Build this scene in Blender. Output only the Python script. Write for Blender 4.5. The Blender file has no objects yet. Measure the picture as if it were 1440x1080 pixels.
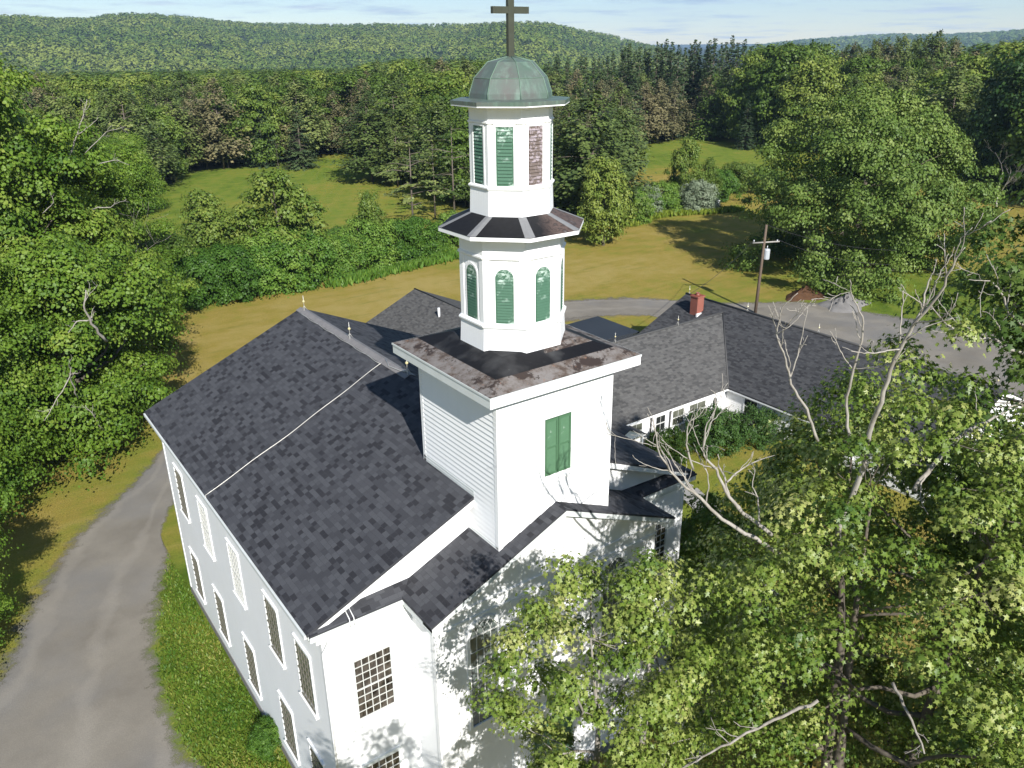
import bpy, bmesh, math, random
import numpy as np
from mathutils import Matrix, Vector
R = math.radians
scene = bpy.context.scene
COL = scene.collection
# ------------------------------------------------------------------ camera
F, YAW, PITCH, ROLL = 1143.6, 0.617, 0.397, -0.012
CAM = np.array([-12.197, -16.312, 22.40])
def cam_axes():
    cy, sy, cp, sp = math.cos(YAW), math.sin(YAW), math.cos(PITCH), math.sin(PITCH)
    fwd = np.array([sy*cp, cy*cp, -sp]); right = np.array([cy, -sy, 0]); up = np.cross(right, fwd)
    cr, sr = math.cos(ROLL), math.sin(ROLL)
    return cr*right+sr*up, -sr*right+cr*up, fwd
AX, AY, AF = cam_axes()
cd = bpy.data.cameras.new('camera'); cam = bpy.data.objects.new('camera', cd); COL.objects.link(cam)
cd.sensor_width = 36; cd.lens = 36*F/1440; cd.clip_start = .1; cd.clip_end = 20000
m = Matrix.Identity(4)
for i in range(3):
    m[i][0], m[i][1], m[i][2], m[i][3] = AX[i], AY[i], -AF[i], CAM[i]
cam.matrix_world = m
scene.camera = cam
# ------------------------------------------------------------------ light
SUN_EL, SUN_AZ = 32.5, 15.0            # azimuth measured from -Y towards -X
SUNV = Vector((-math.sin(R(SUN_AZ))*math.cos(R(SUN_EL)), -math.cos(R(SUN_AZ))*math.cos(R(SUN_EL)), math.sin(R(SUN_EL))))
scene.view_settings.view_transform = 'Standard'; scene.view_settings.look = 'None'
scene.view_settings.exposure = 0.68; scene.view_settings.gamma = 1
world = bpy.data.worlds.new('World'); scene.world = world; world.use_nodes = True
sl = bpy.data.lights.new('sun', 'SUN'); sl.energy = 5.0; sl.angle = R(.53); sl.color = (1, .975, .935)
so = bpy.data.objects.new('sun', sl); COL.objects.link(so)
so.rotation_euler = (-SUNV).to_track_quat('-Z', 'Y').to_euler()

class NT:
    """small node-tree builder"""
    def __init__(s, tree): s.t = tree; s.t.nodes.clear()
    def n(s, typ, props=None, **inp):
        nd = s.t.nodes.new(typ)
        for k, v in (props or {}).items(): setattr(nd, k, v)
        for k, v in inp.items():
            k = int(k[1:]) if k[0] == 'i' and k[1:].isdigit() else k.replace('_', ' ')
            s.set(nd.inputs[k], v)
        return nd
    def set(s, sock, v):
        if isinstance(v, bpy.types.NodeSocket): s.t.links.new(v, sock)
        elif isinstance(v, bpy.types.Node): s.t.links.new(v.outputs[0], sock)
        else:
            if isinstance(v, (tuple, list)) and len(v) == 3 and sock.type == 'RGBA': v = (*v, 1)
            sock.default_value = v
    def math(s, op, a, b=0., c=0., clamp=False):
        return s.n('ShaderNodeMath', dict(operation=op, use_clamp=clamp), i0=a, i1=b, i2=c).outputs[0]
    def noise(s, vec, scale, detail=4, rough=.55):
        return s.n('ShaderNodeTexNoise', None, Vector=vec, Scale=scale, Detail=detail, Roughness=rough).outputs[0]
    def ramp(s, fac, stops, interp='LINEAR'):
        nd = s.n('ShaderNodeValToRGB', None, Fac=fac); cr = nd.color_ramp; cr.interpolation = interp
        while len(cr.elements) < len(stops): cr.elements.new(.5)
        for e, (p, c) in zip(cr.elements, stops):
            e.position = p; e.color = (*c, 1) if isinstance(c, (tuple, list)) else (c, c, c, 1)
        return nd.outputs[0]
    def mix(s, fac, a, b, mode='MIX'):
        nd = s.n('ShaderNodeMix', dict(data_type='RGBA', blend_type=mode))
        s.set(nd.inputs[0], fac); s.set(nd.inputs[6], a); s.set(nd.inputs[7], b)
        return nd.outputs[2]
    def mapv(s, vec, scale=(1, 1, 1), loc=(0, 0, 0), rot=(0, 0, 0)):
        return s.n('ShaderNodeMapping', None, Vector=vec, Scale=scale, Location=loc, Rotation=rot).outputs[0]
    def sep(s, vec): return s.n('ShaderNodeSeparateXYZ', None, i0=vec).outputs
    def co(s, which='Object'): return s.n('ShaderNodeTexCoord').outputs[which]
    def attr(s, name): return s.n('ShaderNodeAttribute', dict(attribute_name=name)).outputs['Fac']
    def bsdf(s, color, rough=.6, spec=.3, normal=None, metal=0.):
        nd = s.n('ShaderNodeBsdfPrincipled', None, Base_Color=color, Roughness=rough, Metallic=metal)
        s.set(nd.inputs['Specular IOR Level'], spec)
        if normal is not None: s.set(nd.inputs['Normal'], normal)
        return nd.outputs[0]
    def bump(s, h, strength=.3, dist=.02):
        return s.n('ShaderNodeBump', None, Height=h, Strength=strength, Distance=dist).outputs[0]
    def out(s, sh): s.n('ShaderNodeOutputMaterial', None, Surface=sh)

# sky with broken fair-weather cloud
w = NT(world.node_tree)
sky = w.n('ShaderNodeTexSky', dict(sky_type='NISHITA', sun_disc=False, sun_elevation=R(SUN_EL),
          sun_rotation=math.atan2(SUNV.x, SUNV.y), altitude=200, air_density=1., dust_density=.0, ozone_density=4.0))
gen = w.co('Generated')
sx, sy_, sz = w.sep(gen)[0:3]
den = w.math('ADD', w.math('MAXIMUM', sz, 0.), .055)
cv = w.n('ShaderNodeCombineXYZ', None, X=w.math('DIVIDE', sx, den), Y=w.math('DIVIDE', sy_, den), Z=0.).outputs[0]
cn = w.noise(w.mapv(cv, scale=(.8, .8, 1), loc=(3.1, 1.7, 0)), 1.0, 9, .62)
cmask = w.ramp(cn, [(.50, 0.), (.68, 1.)])
cshade = w.ramp(w.noise(w.mapv(cv, scale=(.8, .8, 1), loc=(9.1, 4.7, 0)), 1.3, 6, .6), [(.3, (3.2, 4.5, 6.3)), (.65, (6.6, 7.2, 7.8))])
skyc = w.mix(w.math('MULTIPLY', cmask, .88), sky.outputs[0], cshade)
bg = w.n('ShaderNodeBackground', None, Color=skyc, Strength=.074)
w.n('ShaderNodeOutputWorld', None, Surface=bg.outputs[0])

# ------------------------------------------------------------------ helpers
def ray(px, py):
    d = AX*(px-720)/F - AY*(py-540)/F + AF
    return d
def ground(px, py, z=0.):
    d = ray(px, py); s = (z-CAM[2])/d[2]; p = CAM+s*d
    return (float(p[0]), float(p[1]))
def at(px, py, hd):
    """point seen at a pixel of the photograph, hd metres (horizontally) from the camera"""
    d = ray(px, py); p = CAM + d*hd/math.hypot(d[0], d[1])
    return Vector([float(v) for v in p])
def project(p):
    q = np.asarray(p, float)-CAM; z = q@AF
    return 720+F*(q@AX)/z, 540-F*(q@AY)/z, z

def tag(o, label=None, cat=None, group=None, kind=None):
    if label: o['label'] = label
    if cat: o['category'] = cat
    if group: o['group'] = group
    if kind: o['kind'] = kind
    return o
def link(name, data, mats=(), parent=None):
    o = bpy.data.objects.new(name, data); COL.objects.link(o)
    if parent is not None: o.parent = parent
    return o
def empty(name, loc=(0, 0, 0), label=None, cat=None, group=None, parent=None):
    o = bpy.data.objects.new(name, None); COL.objects.link(o); o.location = loc
    if parent is not None: o.parent = parent
    return tag(o, label, cat, group)

class MB:
    """collects shapes into one mesh"""
    def __init__(s): s.v = []; s.f = []; s.uv = []; s.mi = []; s.mat = 0; s.smooth = []
    def face(s, pts, udir=None, smooth=False):
        b = len(s.v); s.v += [tuple(p) for p in pts]; s.f.append(tuple(range(b, b+len(pts)))); s.mi.append(s.mat); s.smooth.append(smooth)
        if udir is None: s.uv.append(None)
        else:
            P = [Vector(p) for p in pts]; u = Vector(udir).normalized(); n = (P[1]-P[0]).cross(P[2]-P[0]).normalized(); vv = n.cross(u)
            s.uv.append([(p.dot(u), p.dot(vv)) for p in P])
    def box(s, x0, x1, y0, y1, z0, z1):
        a = [(x0, y0), (x1, y0), (x1, y1), (x0, y1)]
        s.prism(a, z0, z1)
    def prism(s, poly, z0, z1):
        lo = [(x, y, z0) for x, y in poly]; hi = [(x, y, z1) for x, y in poly]; n = len(poly)
        s.face(hi); s.face(lo[::-1])
        for i in range(n): s.face([lo[i], lo[(i+1) % n], hi[(i+1) % n], hi[i]])
    def loft(s, a, b, cap0=True, cap1=True, smooth=False, udirs=False):
        n = len(a)
        for i in range(n):
            j = (i+1) % n
            s.face([a[i], a[j], b[j], b[i]], udir=(Vector(a[j])-Vector(a[i])) if udirs else None, smooth=smooth)
        if cap0: s.face(a[::-1])
        if cap1: s.face(b)
    def slab(s, poly, th, udir=None, skirt_mat=None):
        """sloped sheet: top polygon (counter-clockwise from above) with a vertical thickness"""
        lo = [(x, y, z-th) for x, y, z in poly]; n = len(poly)
        s.face(poly, udir); s.face(lo[::-1])
        k = s.mat
        if skirt_mat is not None: s.mat = skirt_mat
        for i in range(n): s.face([lo[i], lo[(i+1) % n], poly[(i+1) % n], poly[i]])
        s.mat = k
    def extr(s, poly, d):
        """polygon pushed along d"""
        d = Vector(d); a = [Vector(p) for p in poly]; b = [p+d for p in a]
        nrm = (a[1]-a[0]).cross(a[2]-a[0])
        if nrm.dot(d) < 0: a = a[::-1]; b = b[::-1]
        s.loft(a, b)
    def tube(s, pts, rad, n=6, cap=True):
        pts = [Vector(p) for p in pts]
        if not hasattr(rad, '__len__'): rad = [rad]*len(pts)
        rings = []
        ref = Vector((.3, .2, .93))
        for i, p in enumerate(pts):
            d = (pts[min(i+1, len(pts)-1)]-pts[max(i-1, 0)])
            if d.length < 1e-6: d = Vector((0, 0, 1))
            d.normalize()
            a = d.cross(ref)
            if a.length < .05: a = d.cross(Vector((1, 0, 0)))
            a.normalize(); b = d.cross(a)
            base = len(s.v)
            for k in range(n):
                t = 2*math.pi*k/n; s.v.append(tuple(p+(a*math.cos(t)+b*math.sin(t))*rad[i]))
            rings.append(base)
        for r0, r1 in zip(rings[:-1], rings[1:]):
            for k in range(n):
                s.f.append((r0+k, r0+(k+1) % n, r1+(k+1) % n, r1+k)); s.uv.append(None); s.mi.append(s.mat); s.smooth.append(True)
        if cap:
            s.f.append(tuple(rings[0]+k for k in range(n))[::-1]); s.f.append(tuple(rings[-1]+k for k in range(n)))
            for _ in range(2): s.uv.append(None); s.mi.append(s.mat); s.smooth.append(False)
    def lathe(s, prof, cx=0, cy=0, n=12, smooth=True):
        for (r0, z0), (r1, z1) in zip(prof[:-1], prof[1:]):
            for k in range(n):
                t0, t1 = 2*math.pi*k/n, 2*math.pi*(k+1)/n
                s.face([(cx+r0*math.cos(t0), cy+r0*math.sin(t0), z0), (cx+r0*math.cos(t1), cy+r0*math.sin(t1), z0),
                        (cx+r1*math.cos(t1), cy+r1*math.sin(t1), z1), (cx+r1*math.cos(t0), cy+r1*math.sin(t0), z1)], smooth=smooth)
    def data(s, name, mats):
        me = bpy.data.meshes.new(name); me.from_pydata(s.v, [], s.f)
        for mt in (mats if isinstance(mats, (list, tuple)) else [mats]): me.materials.append(mt)
        me.polygons.foreach_set('material_index', s.mi); me.polygons.foreach_set('use_smooth', s.smooth)
        if any(u is not None for u in s.uv):
            ul = me.uv_layers.new(name='UVMap'); flat = []
            for f, u in zip(s.f, s.uv):
                for k in range(len(f)): flat += list(u[k]) if u else [0, 0]
            ul.data.foreach_set('uv', flat)
        me.update(); return me
    def build(s, name, mats, parent=None): return link(name, s.data(name, mats), parent=parent)

# ------------------------------------------------------------------ materials
def material(name):
    mt = bpy.data.materials.new(name); mt.use_nodes = True; return mt, NT(mt.node_tree)
def m_white(name='white_paint', tone=(.84, .84, .835), boards=False, dirt=.12):
    mt, t = material(name); c = t.co()
    n = t.noise(c, .9, 6, .6); col = t.mix(t.ramp(n, [(.35, dirt), (.7, 0.)]), tone, tuple(v*.72 for v in (tone[0], tone[1], tone[2]*.95)))
    st = t.noise(t.mapv(c, scale=(6, 6, .35)), 1.2, 4, .6)
    col = t.mix(t.ramp(st, [(.55, 0.), (.8, dirt*1.2)]), col, (.55, .55, .5))
    nor = None
    if boards:
        x, y, z = t.sep(c)[0:3]
        u = t.math('ADD', t.math('MULTIPLY', x, 9.), t.math('MULTIPLY', y, 9.))
        g = t.math('ABSOLUTE', t.math('SUBTRACT', t.math('FRACT', u), .5))
        nor = t.bump(t.ramp(g, [(.0, 0.), (.07, 1.)]), .5, .012)
    t.out(t.bsdf(col, .5, .25, nor)); return mt
def m_shingle(name, cols, bw=.34, bh=.19, wear=.25):
    mt, t = material(name)
    uv = t.n('ShaderNodeUVMap', dict(uv_map='UVMap')).outputs[0]
    wob = t.noise(uv, 2.2, 2)
    uvw = t.n('ShaderNodeVectorMath', dict(operation='ADD'), i0=uv, i1=t.n('ShaderNodeCombineXYZ', None, X=t.math('MULTIPLY', t.math('SUBTRACT', wob, .5), .05), Y=t.math('MULTIPLY', t.math('SUBTRACT', wob, .5), .02), Z=0.).outputs[0]).outputs[0]
    br = t.n('ShaderNodeTexBrick', dict(offset=.37, offset_frequency=2, squash=.72, squash_frequency=3), Vector=uvw, Color1=(0, 0, 0, 1), Color2=(1, 1, 1, 1), Mortar=(0.3, .3, .3, 1), Scale=1.,
             Mortar_Size=.004, Bias=0., Brick_Width=bw, Row_Height=bh)
    col = t.ramp(br.outputs['Color'], [(0., cols[0]), (.2, cols[1]), (.42, cols[2]), (.72, cols[3])], 'CONSTANT')
    big = t.noise(uv, .35, 5, .65)
    col = t.mix(t.ramp(big, [(.4, 0.), (.75, wear)]), col, tuple(v*1.35+.008 for v in cols[2]))
    streak = t.noise(t.mapv(uv, scale=(3.5, .35, 1)), 1., 5, .6)
    col = t.mix(t.ramp(streak, [(.5, 0.), (.75, .25)]), col, tuple(v*.62 for v in cols[1]))
    gran = t.noise(uv, 55, 3, .7)
    col = t.mix(t.ramp(gran, [(.3, .35), (.7, 0.)]), col, (.012, .012, .014))
    spk = t.noise(uv, 9, 2, .5)
    col = t.mix(t.ramp(spk, [(.77, 0.), (.8, .5)]), col, (.3, .3, .29))
    row = t.math('FRACT', t.math('DIVIDE', t.sep(uvw)[1], bh))
    h = t.math('ADD', t.math('MULTIPLY', br.outputs['Color'], .25), t.math('ADD', row, t.math('MULTIPLY', gran, .4)))
    t.out(t.bsdf(col, .85, .22, t.bump(h, .5, .012))); return mt
def m_plain(name, col, rough=.6, spec=.3, metal=0., var=.15, scale=3.):
    mt, t = material(name); n = t.noise(t.co(), scale, 5, .6)
    c = t.mix(n, tuple(v*(1-var) for v in col), tuple(min(1, v*(1+var)) for v in col))
    t.out(t.bsdf(c, rough, spec, t.bump(n, .15, .01), metal)); return mt

WHITE = m_white(); WHITE_BOARD = m_white('white_boarding', boards=True); WHITE_TRIM = m_white('white_trim', (.82, .82, .81), dirt=.06)
OLD_TRIM = m_white('weathered_trim', (.66, .69, .68), dirt=.5)
SHINGLE = m_shingle('charcoal_shingles', [(.025, .025, .029), (.050, .051, .057), (.064, .065, .072), (.079, .081, .088)], .27, .15)
SHINGLE_GREY = m_shingle('grey_shingles', [(.068, .066, .063), (.09, .087, .082), (.11, .106, .10), (.128, .124, .116)], .3, .14)
SHINGLE_DARK = m_shingle('dark_shingles', [(.034, .034, .036), (.049, .049, .051), (.063, .063, .065), (.077, .077, .078)], .3, .14)
RIDGE = m_plain('ridge_metal', (.19, .18, .175), .6, .3, 0., .3, 5)
METAL = m_plain('pale_metal', (.55, .53, .48), .4, .5, .4)
WHITE_PVC = m_plain('white_plastic', (.8, .8, .8), .4)

def m_deck():
    mt, t = material('tower_deck_membrane'); c = t.co(); x, y, z = t.sep(c)[0:3]
    edge = t.math('MAXIMUM', t.math('ABSOLUTE', x), t.math('ABSOLUTE', y))
    n1 = t.noise(c, 2.4, 6, .7); n2 = t.noise(t.mapv(c, loc=(4, 2, 1)), 1.6, 7, .72); n3 = t.noise(t.mapv(c, loc=(7, 3, 1)), 7, 5, .7)
    black = t.mix(n3, (.005, .005, .006), (.014, .014, .016))
    black = t.mix(t.ramp(t.noise(t.mapv(c, loc=(1, 8, 1)), 1.1, 3, .5), [(.52, 0.), (.75, .5)]), black, (.10, .10, .10))
    black = t.mix(t.ramp(n3, [(.71, 0.), (.74, .8)]), black, (.35, .35, .34))
    grey = t.ramp(n1, [(.3, (.045, .036, .03)), (.43, (.10, .075, .06)), (.5, (.15, .13, .117)), (.62, (.20, .182, .17)), (.75, (.12, .11, .105))])
    grey = t.mix(t.ramp(n2, [(.53, 0.), (.57, 1.)]), grey, (.045, .033, .028))
    grey = t.mix(t.ramp(n3, [(.62, 0.), (.68, .7)]), grey, (.26, .14, .09))
    # strip near the front with bare felt, behind a black band
    em = t.ramp(edge, [(.0, 0.), (.765, 0.), (.775, 1.)])
    inner = t.math('MULTIPLY', t.ramp(y, [(.36, 0.), (.37, 1.)]), 0.)
    r2 = t.math('MULTIPLY', t.math('GREATER_THAN', x, .0), t.math('LESS_THAN', t.math('ABSOLUTE', t.math('ADD', y, .49)), .08))
    mask = t.math('MAXIMUM', t.math('GREATER_THAN', edge, 1.93), 0.)
    patch = t.math('MULTIPLY', t.math('GREATER_THAN', t.math('ADD', x, t.math('MULTIPLY', n1, .8)), .35), t.math('LESS_THAN', edge, 1.52))
    mask = t.math('MAXIMUM', mask, t.math('MULTIPLY', patch, t.ramp(n2, [(.36, 0.), (.44, 1.)])))
    t.out(t.bsdf(t.mix(mask, black, grey), .6, .15, t.bump(n3, .3, .015))); return mt
DECK = m_deck()
def m_skirt():
    mt, t = material('skirt_roof_membrane'); c = t.co(); n = t.noise(c, 3.5, 6, .7); n3 = t.noise(t.mapv(c, loc=(3, 1, 2)), 9, 4, .7)
    black = t.mix(n3, (.006, .006, .007), (.018, .018, .02))
    x, y, z = t.sep(c)[0:3]
    side = t.ramp(t.math('ADD', t.math('ADD', x, t.math('MULTIPLY', y, -.4)), t.math('MULTIPLY', n, .9)), [(.5, 0.), (.95, .8)])
    rust = t.ramp(n, [(.35, (.05, .035, .03)), (.5, (.14, .10, .085)), (.58, (.045, .034, .03)), (.7, (.22, .19, .18))])
    t.out(t.bsdf(t.mix(side, black, rust), .65, .15, t.bump(n3, .3, .01))); return mt
SKIRT = m_skirt()
FLASH = m_plain('grey_flashing', (.19, .19, .19), .6, .3, 0., .25, 6)
MEMBRANE = m_plain('flat_roof_membrane', (.03, .034, .04), .5, .3, 0., .35, .5)
def m_copper():
    mt, t = material('weathered_copper'); c = t.co()
    n = t.noise(t.mapv(c, scale=(5, 5, .7)), 1., 6, .65); n2 = t.noise(t.mapv(c, loc=(3, 7, 2)), 1.1, 4, .6)
    col = t.ramp(n2, [(.38, (.10, .15, .115)), (.5, (.12, .155, .13)), (.62, (.125, .135, .12)), (.72, (.13, .12, .11))])
    col = t.mix(t.ramp(n, [(.5, 0.), (.7, .6)]), col, (.20, .29, .23))
    t.out(t.bsdf(col, .5, .4, t.bump(n, .1, .01), .25)); return mt
COPPER = m_copper()
COPPER_SEAM = m_plain('verdigris_seam', (.13, .20, .15), .6, .3, .1, .3, 8)
CROSS_MAT = m_plain('bronze_cross', (.065, .07, .05), .5, .4, .3, .3, 4)
def m_green(name, col, flake, flake_col=(.62, .66, .62)):
    mt, t = material(name); c = t.co(); n = t.noise(t.mapv(c, scale=(9, 9, 14)), 1., 6, .7); n2 = t.noise(t.mapv(c, loc=(5, 1, 3)), 1.6, 3, .6)
    base = t.mix(n, tuple(v*.8 for v in col), tuple(v*1.2 for v in col))
    f = t.math('MULTIPLY', t.ramp(n, [(.48, 0.), (.56, 1.)]), t.ramp(n2, [(.5-flake, 0.), (.62-flake, 1.)]))
    t.out(t.bsdf(t.mix(f, base, flake_col), .5, .3)); return mt
GREEN = m_green('green_shutter_paint', (.07, .15, .08), -.16)
GREEN_FLAKED = m_green('flaking_green_paint', (.06, .135, .085), -.04, (.42, .52, .45))
BROWN_FLAKED = m_green('bare_brown_louvre', (.13, .10, .085), .08, (.32, .27, .29))
DARK = m_plain('dark_void', (.012, .014, .013), .8)
def m_glass(name, col, var=.6, rough=.06, scale=1.2, cell=None):
    mt, t = material(name); c = t.co()
    n = t.noise(t.mapv(c, scale=(scale*2, scale*2, scale)), 1., 5, .6)
    base = t.mix(t.ramp(n, [(.35, 0.), (.65, 1.)]), tuple(v*(1-var) for v in col), tuple(v*(1+var) for v in col))
    t.out(t.bsdf(base, rough, .6, t.bump(t.noise(c, 2., 2), .05, .02))); return mt
GLASS_CURTAIN = m_glass('glass_before_curtain', (.115, .12, .092), .6, .08)
GLASS_DARK = m_glass('dark_glass', (.025, .027, .026), .6)
GLASS_AMBER = m_glass('glass_brown_curtain', (.055, .047, .04), .9, .08, 2.)
GLASS_BLIND = m_glass('glass_white_blind', (.72, .71, .66), .12, .15)
GLASS_GREEN = m_glass('arched_glass', (.11, .13, .12), .35, .08)
MUNTIN = m_white('muntin_paint', (.58, .58, .55), dirt=.35)
MUNTIN_DARK = m_plain('grey_muntin', (.16, .15, .12), .6)
BRICK = None
def m_brick():
    mt, t = material('red_brick'); c = t.co()
    x, y, z = t.sep(c)[0:3]
    v = t.n('ShaderNodeCombineXYZ', None, X=t.math('ADD', x, y), Y=z, Z=0.).outputs[0]
    br = t.n('ShaderNodeTexBrick', None, Vector=v, Color1=(.27, .065, .04, 1), Color2=(.20, .05, .032, 1), Mortar=(.3, .2, .16, 1), Scale=1., Mortar_Size=.008, Brick_Width=.22, Row_Height=.075)
    t.out(t.bsdf(br.outputs[0], .85, .2)); return mt
BRICK = m_brick()
CONCRETE = m_plain('concrete', (.30, .285, .26), .9, .2, 0., .25, 1.5)
STONE = m_plain('foundation_stone', (.22, .21, .20), .9, .2, 0., .35, 4)
POLE_WOOD = m_plain('pole_wood', (.13, .095, .07), .85, .2, 0., .3, 6)
GREY_WOOD = m_plain('grey_wood', (.3, .28, .25), .85, .2, 0., .3, 6)
GALV = m_plain('galvanised', (.5, .52, .54), .45, .5, .3)
WIRE = m_plain('black_wire', (.03, .03, .03), .6)
GOLD = m_plain('glass_ball', (.55, .48, .25), .25, .5)

def m_gravel():
    mt, t = material('gravel_drive'); c = t.co()
    n = t.noise(c, .35, 5, .6); f = t.noise(c, 22, 4, .75); st = t.attr('lane')
    big = t.noise(t.mapv(c, loc=(5, 3, 0)), .12, 4, .6)
    base = t.mix(t.ramp(n, [(.35, 0.), (.65, 1.)]), (.185, .165, .135), (.25, .225, .185))
    base = t.mix(t.ramp(big, [(.45, 0.), (.62, .7)]), base, (.185, .18, .175))
    tr = t.math('SINE', t.math('ADD', t.math('MULTIPLY', st, 17.), t.math('MULTIPLY', t.noise(t.mapv(c, scale=(.25, .25, 1)), 1., 4), 9.)))
    base = t.mix(t.ramp(tr, [(.5, 0.), (1., .3)]), base, (.32, .29, .245))
    base = t.mix(t.ramp(f, [(.25, .45), (.6, 0.)]), base, (.11, .10, .09))
    base = t.mix(t.ramp(f, [(.6, 0.), (.85, .3)]), base, (.42, .40, .37))
    e = t.math('ADD', t.attr('edge'), t.math('MULTIPLY', t.math('SUBTRACT', t.noise(c, 1.3, 6, .7), .5), 2.6))
    a = t.ramp(t.math('ADD', e, t.math('MULTIPLY', t.math('SUBTRACT', f, .5), 1.2)), [(.15, 0.), (.95, 1.)])
    sh = t.bsdf(base, .95, .1, t.bump(f, .5, .03))
    t.out(t.n('ShaderNodeMixShader', None, Fac=a, i1=t.n('ShaderNodeBsdfTransparent').outputs[0], i2=sh).outputs[0]); return mt
GRAVEL = m_gravel()
def m_lawn():
    mt, t = material('lawn'); c = t.co(); dry = t.attr('dry')
    n = t.noise(c, .09, 6, .62); n2 = t.noise(t.mapv(c, loc=(30, 7, 0)), .5, 5, .65); f = t.noise(c, 11, 4, .75); ff = t.noise(c, 45, 2, .7)
    d = t.math('ADD', dry, t.math('ADD', t.math('MULTIPLY', t.math('SUBTRACT', n, .5), .9), t.math('MULTIPLY', t.math('SUBTRACT', n2, .5), .75)))
    col = t.ramp(d, [(.05, (.06, .115, .010)), (.2, (.10, .155, .016)), (.36, (.155, .215, .026)), (.54, (.22, .228, .034)), (.75, (.315, .24, .052)), (1., (.39, .295, .095))])
    strk = t.noise(t.mapv(c, scale=(.16, .9, 1), rot=(0, 0, .5)), 1., 6, .7)
    col = t.mix(t.math('MULTIPLY', t.ramp(strk, [(.5, 0.), (.72, .5)]), t.ramp(dry, [(.35, 0.), (.65, 1.)])), col, (.40, .31, .10))
    col = t.mix(t.ramp(strk, [(.28, .45), (.46, 0.)]), col, (.10, .15, .02))
    mow = t.math('SINE', t.math('ADD', t.math('MULTIPLY', t.sep(t.mapv(c, rot=(0, 0, .55)))[0], 2.6), t.math('MULTIPLY', n, 10.)))
    col = t.mix(t.ramp(mow, [(.2, 0.), (.9, .13)]), col, (.30, .26, .055))
    col = t.mix(t.ramp(f, [(.3, .5), (.55, 0.)]), col, (.035, .05, .01))
    col = t.mix(t.ramp(ff, [(.55, 0.), (.8, .28)]), col, (.30, .28, .06))
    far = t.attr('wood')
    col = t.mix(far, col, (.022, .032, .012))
    t.out(t.bsdf(col, .95, .1, t.bump(t.math('ADD', f, ff), .7, .06))); return mt
LAWN = m_lawn()
def m_leaf(name, stops, rnd=.12, trans=.28, rough=.5, spec=.25):
    mt, t = material(name)
    oi = t.n('ShaderNodeObjectInfo').outputs['Random']
    fac = t.math('ADD', t.attr('tint'), t.math('MULTIPLY', t.math('SUBTRACT', oi, .5), rnd*2))
    col = t.ramp(fac, stops)
    b = t.bsdf(col, rough, spec)
    tr = t.n('ShaderNodeBsdfTranslucent', None, Color=t.mix(.5, col, (.16, .19, .02), 'MIX')).outputs[0]
    t.out(t.n('ShaderNodeMixShader', None, Fac=trans, i1=b, i2=tr).outputs[0]); return mt
L_MAPLE = m_leaf('maple_leaf', [(0., (.052, .115, .013)), (.5, (.125, .21, .022)), (1., (.25, .31, .055))])
L_FORE = m_leaf('near_maple_leaf', [(0., (.055, .115, .016)), (.45, (.165, .235, .036)), (.8, (.33, .37, .10)), (1., (.43, .43, .16))], .05, .3, .42, .35)
L_BROAD = m_leaf('broad_leaf', [(0., (.055, .10, .015)), (.5, (.115, .18, .027)), (1., (.22, .265, .05))], .4)
L_HEDGE = m_leaf('hedge_leaf', [(0., (.038, .095, .012)), (.5, (.08, .17, .02)), (1., (.165, .26, .04))], .35)
L_OAK = m_leaf('grey_green_leaf', [(0., (.06, .11, .02)), (.5, (.125, .195, .036)), (1., (.23, .29, .07))], .1)
L_SILVER = m_leaf('silver_leaf', [(0., (.13, .17, .10)), (.5, (.20, .25, .155)), (1., (.30, .35, .24))], .1)
L_YELLOW = m_leaf('yellow_green_leaf', [(0., (.10, .15, .018)), (.5, (.20, .26, .03)), (1., (.31, .34, .055))], .1)
L_PINE = m_leaf('pine_needles', [(0., (.06, .095, .026)), (.5, (.125, .17, .045)), (1., (.215, .245, .075))], .35, .22)
L_BROWNPINE = m_leaf('browning_needles', [(0., (.075, .08, .035)), (.5, (.15, .14, .065)), (1., (.235, .20, .10))], .4, .12)
L_SPRUCE = m_leaf('spruce_needles', [(0., (.026, .05, .02)), (.5, (.05, .082, .03)), (1., (.09, .125, .046))], .25, .1)
L_DARK = m_leaf('dark_maple_leaf', [(0., (.018, .045, .012)), (.5, (.036, .08, .018)), (1., (.07, .125, .028))], .1)
L_SHADY = m_leaf('shade_toned_maple_leaf', [(0., (.03, .065, .012)), (.5, (.065, .12, .02)), (1., (.15, .20, .045))], .05)  # maple leaf with the crown's shade put into its colour
L_BOX = m_leaf('clipped_shrub_leaf', [(0., (.028, .065, .014)), (.5, (.05, .105, .02)), (1., (.08, .14, .032))], .1, .15)
def m_bark(name, a, b):
    mt, t = material(name); c = t.co(); n = t.noise(t.mapv(c, scale=(8, 8, 2)), 1., 6, .7)
    t.out(t.bsdf(t.mix(t.ramp(n, [(.3, 0.), (.7, 1.)]), a, b), .9, .15, t.bump(n, .5, .03))); return mt
BARK = m_bark('bark', (.07, .058, .045), (.17, .145, .115))
BARK_GREY = m_bark('grey_bark', (.16, .14, .115), (.36, .33, .29))
BARK_DEAD = m_bark('dead_wood', (.22, .195, .165), (.42, .39, .345))
BARK_PINE = m_bark('pine_bark', (.085, .07, .055), (.18, .15, .12))
BARK_BIRCH = m_bark('pale_bark', (.3, .28, .24), (.5, .48, .43))
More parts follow.
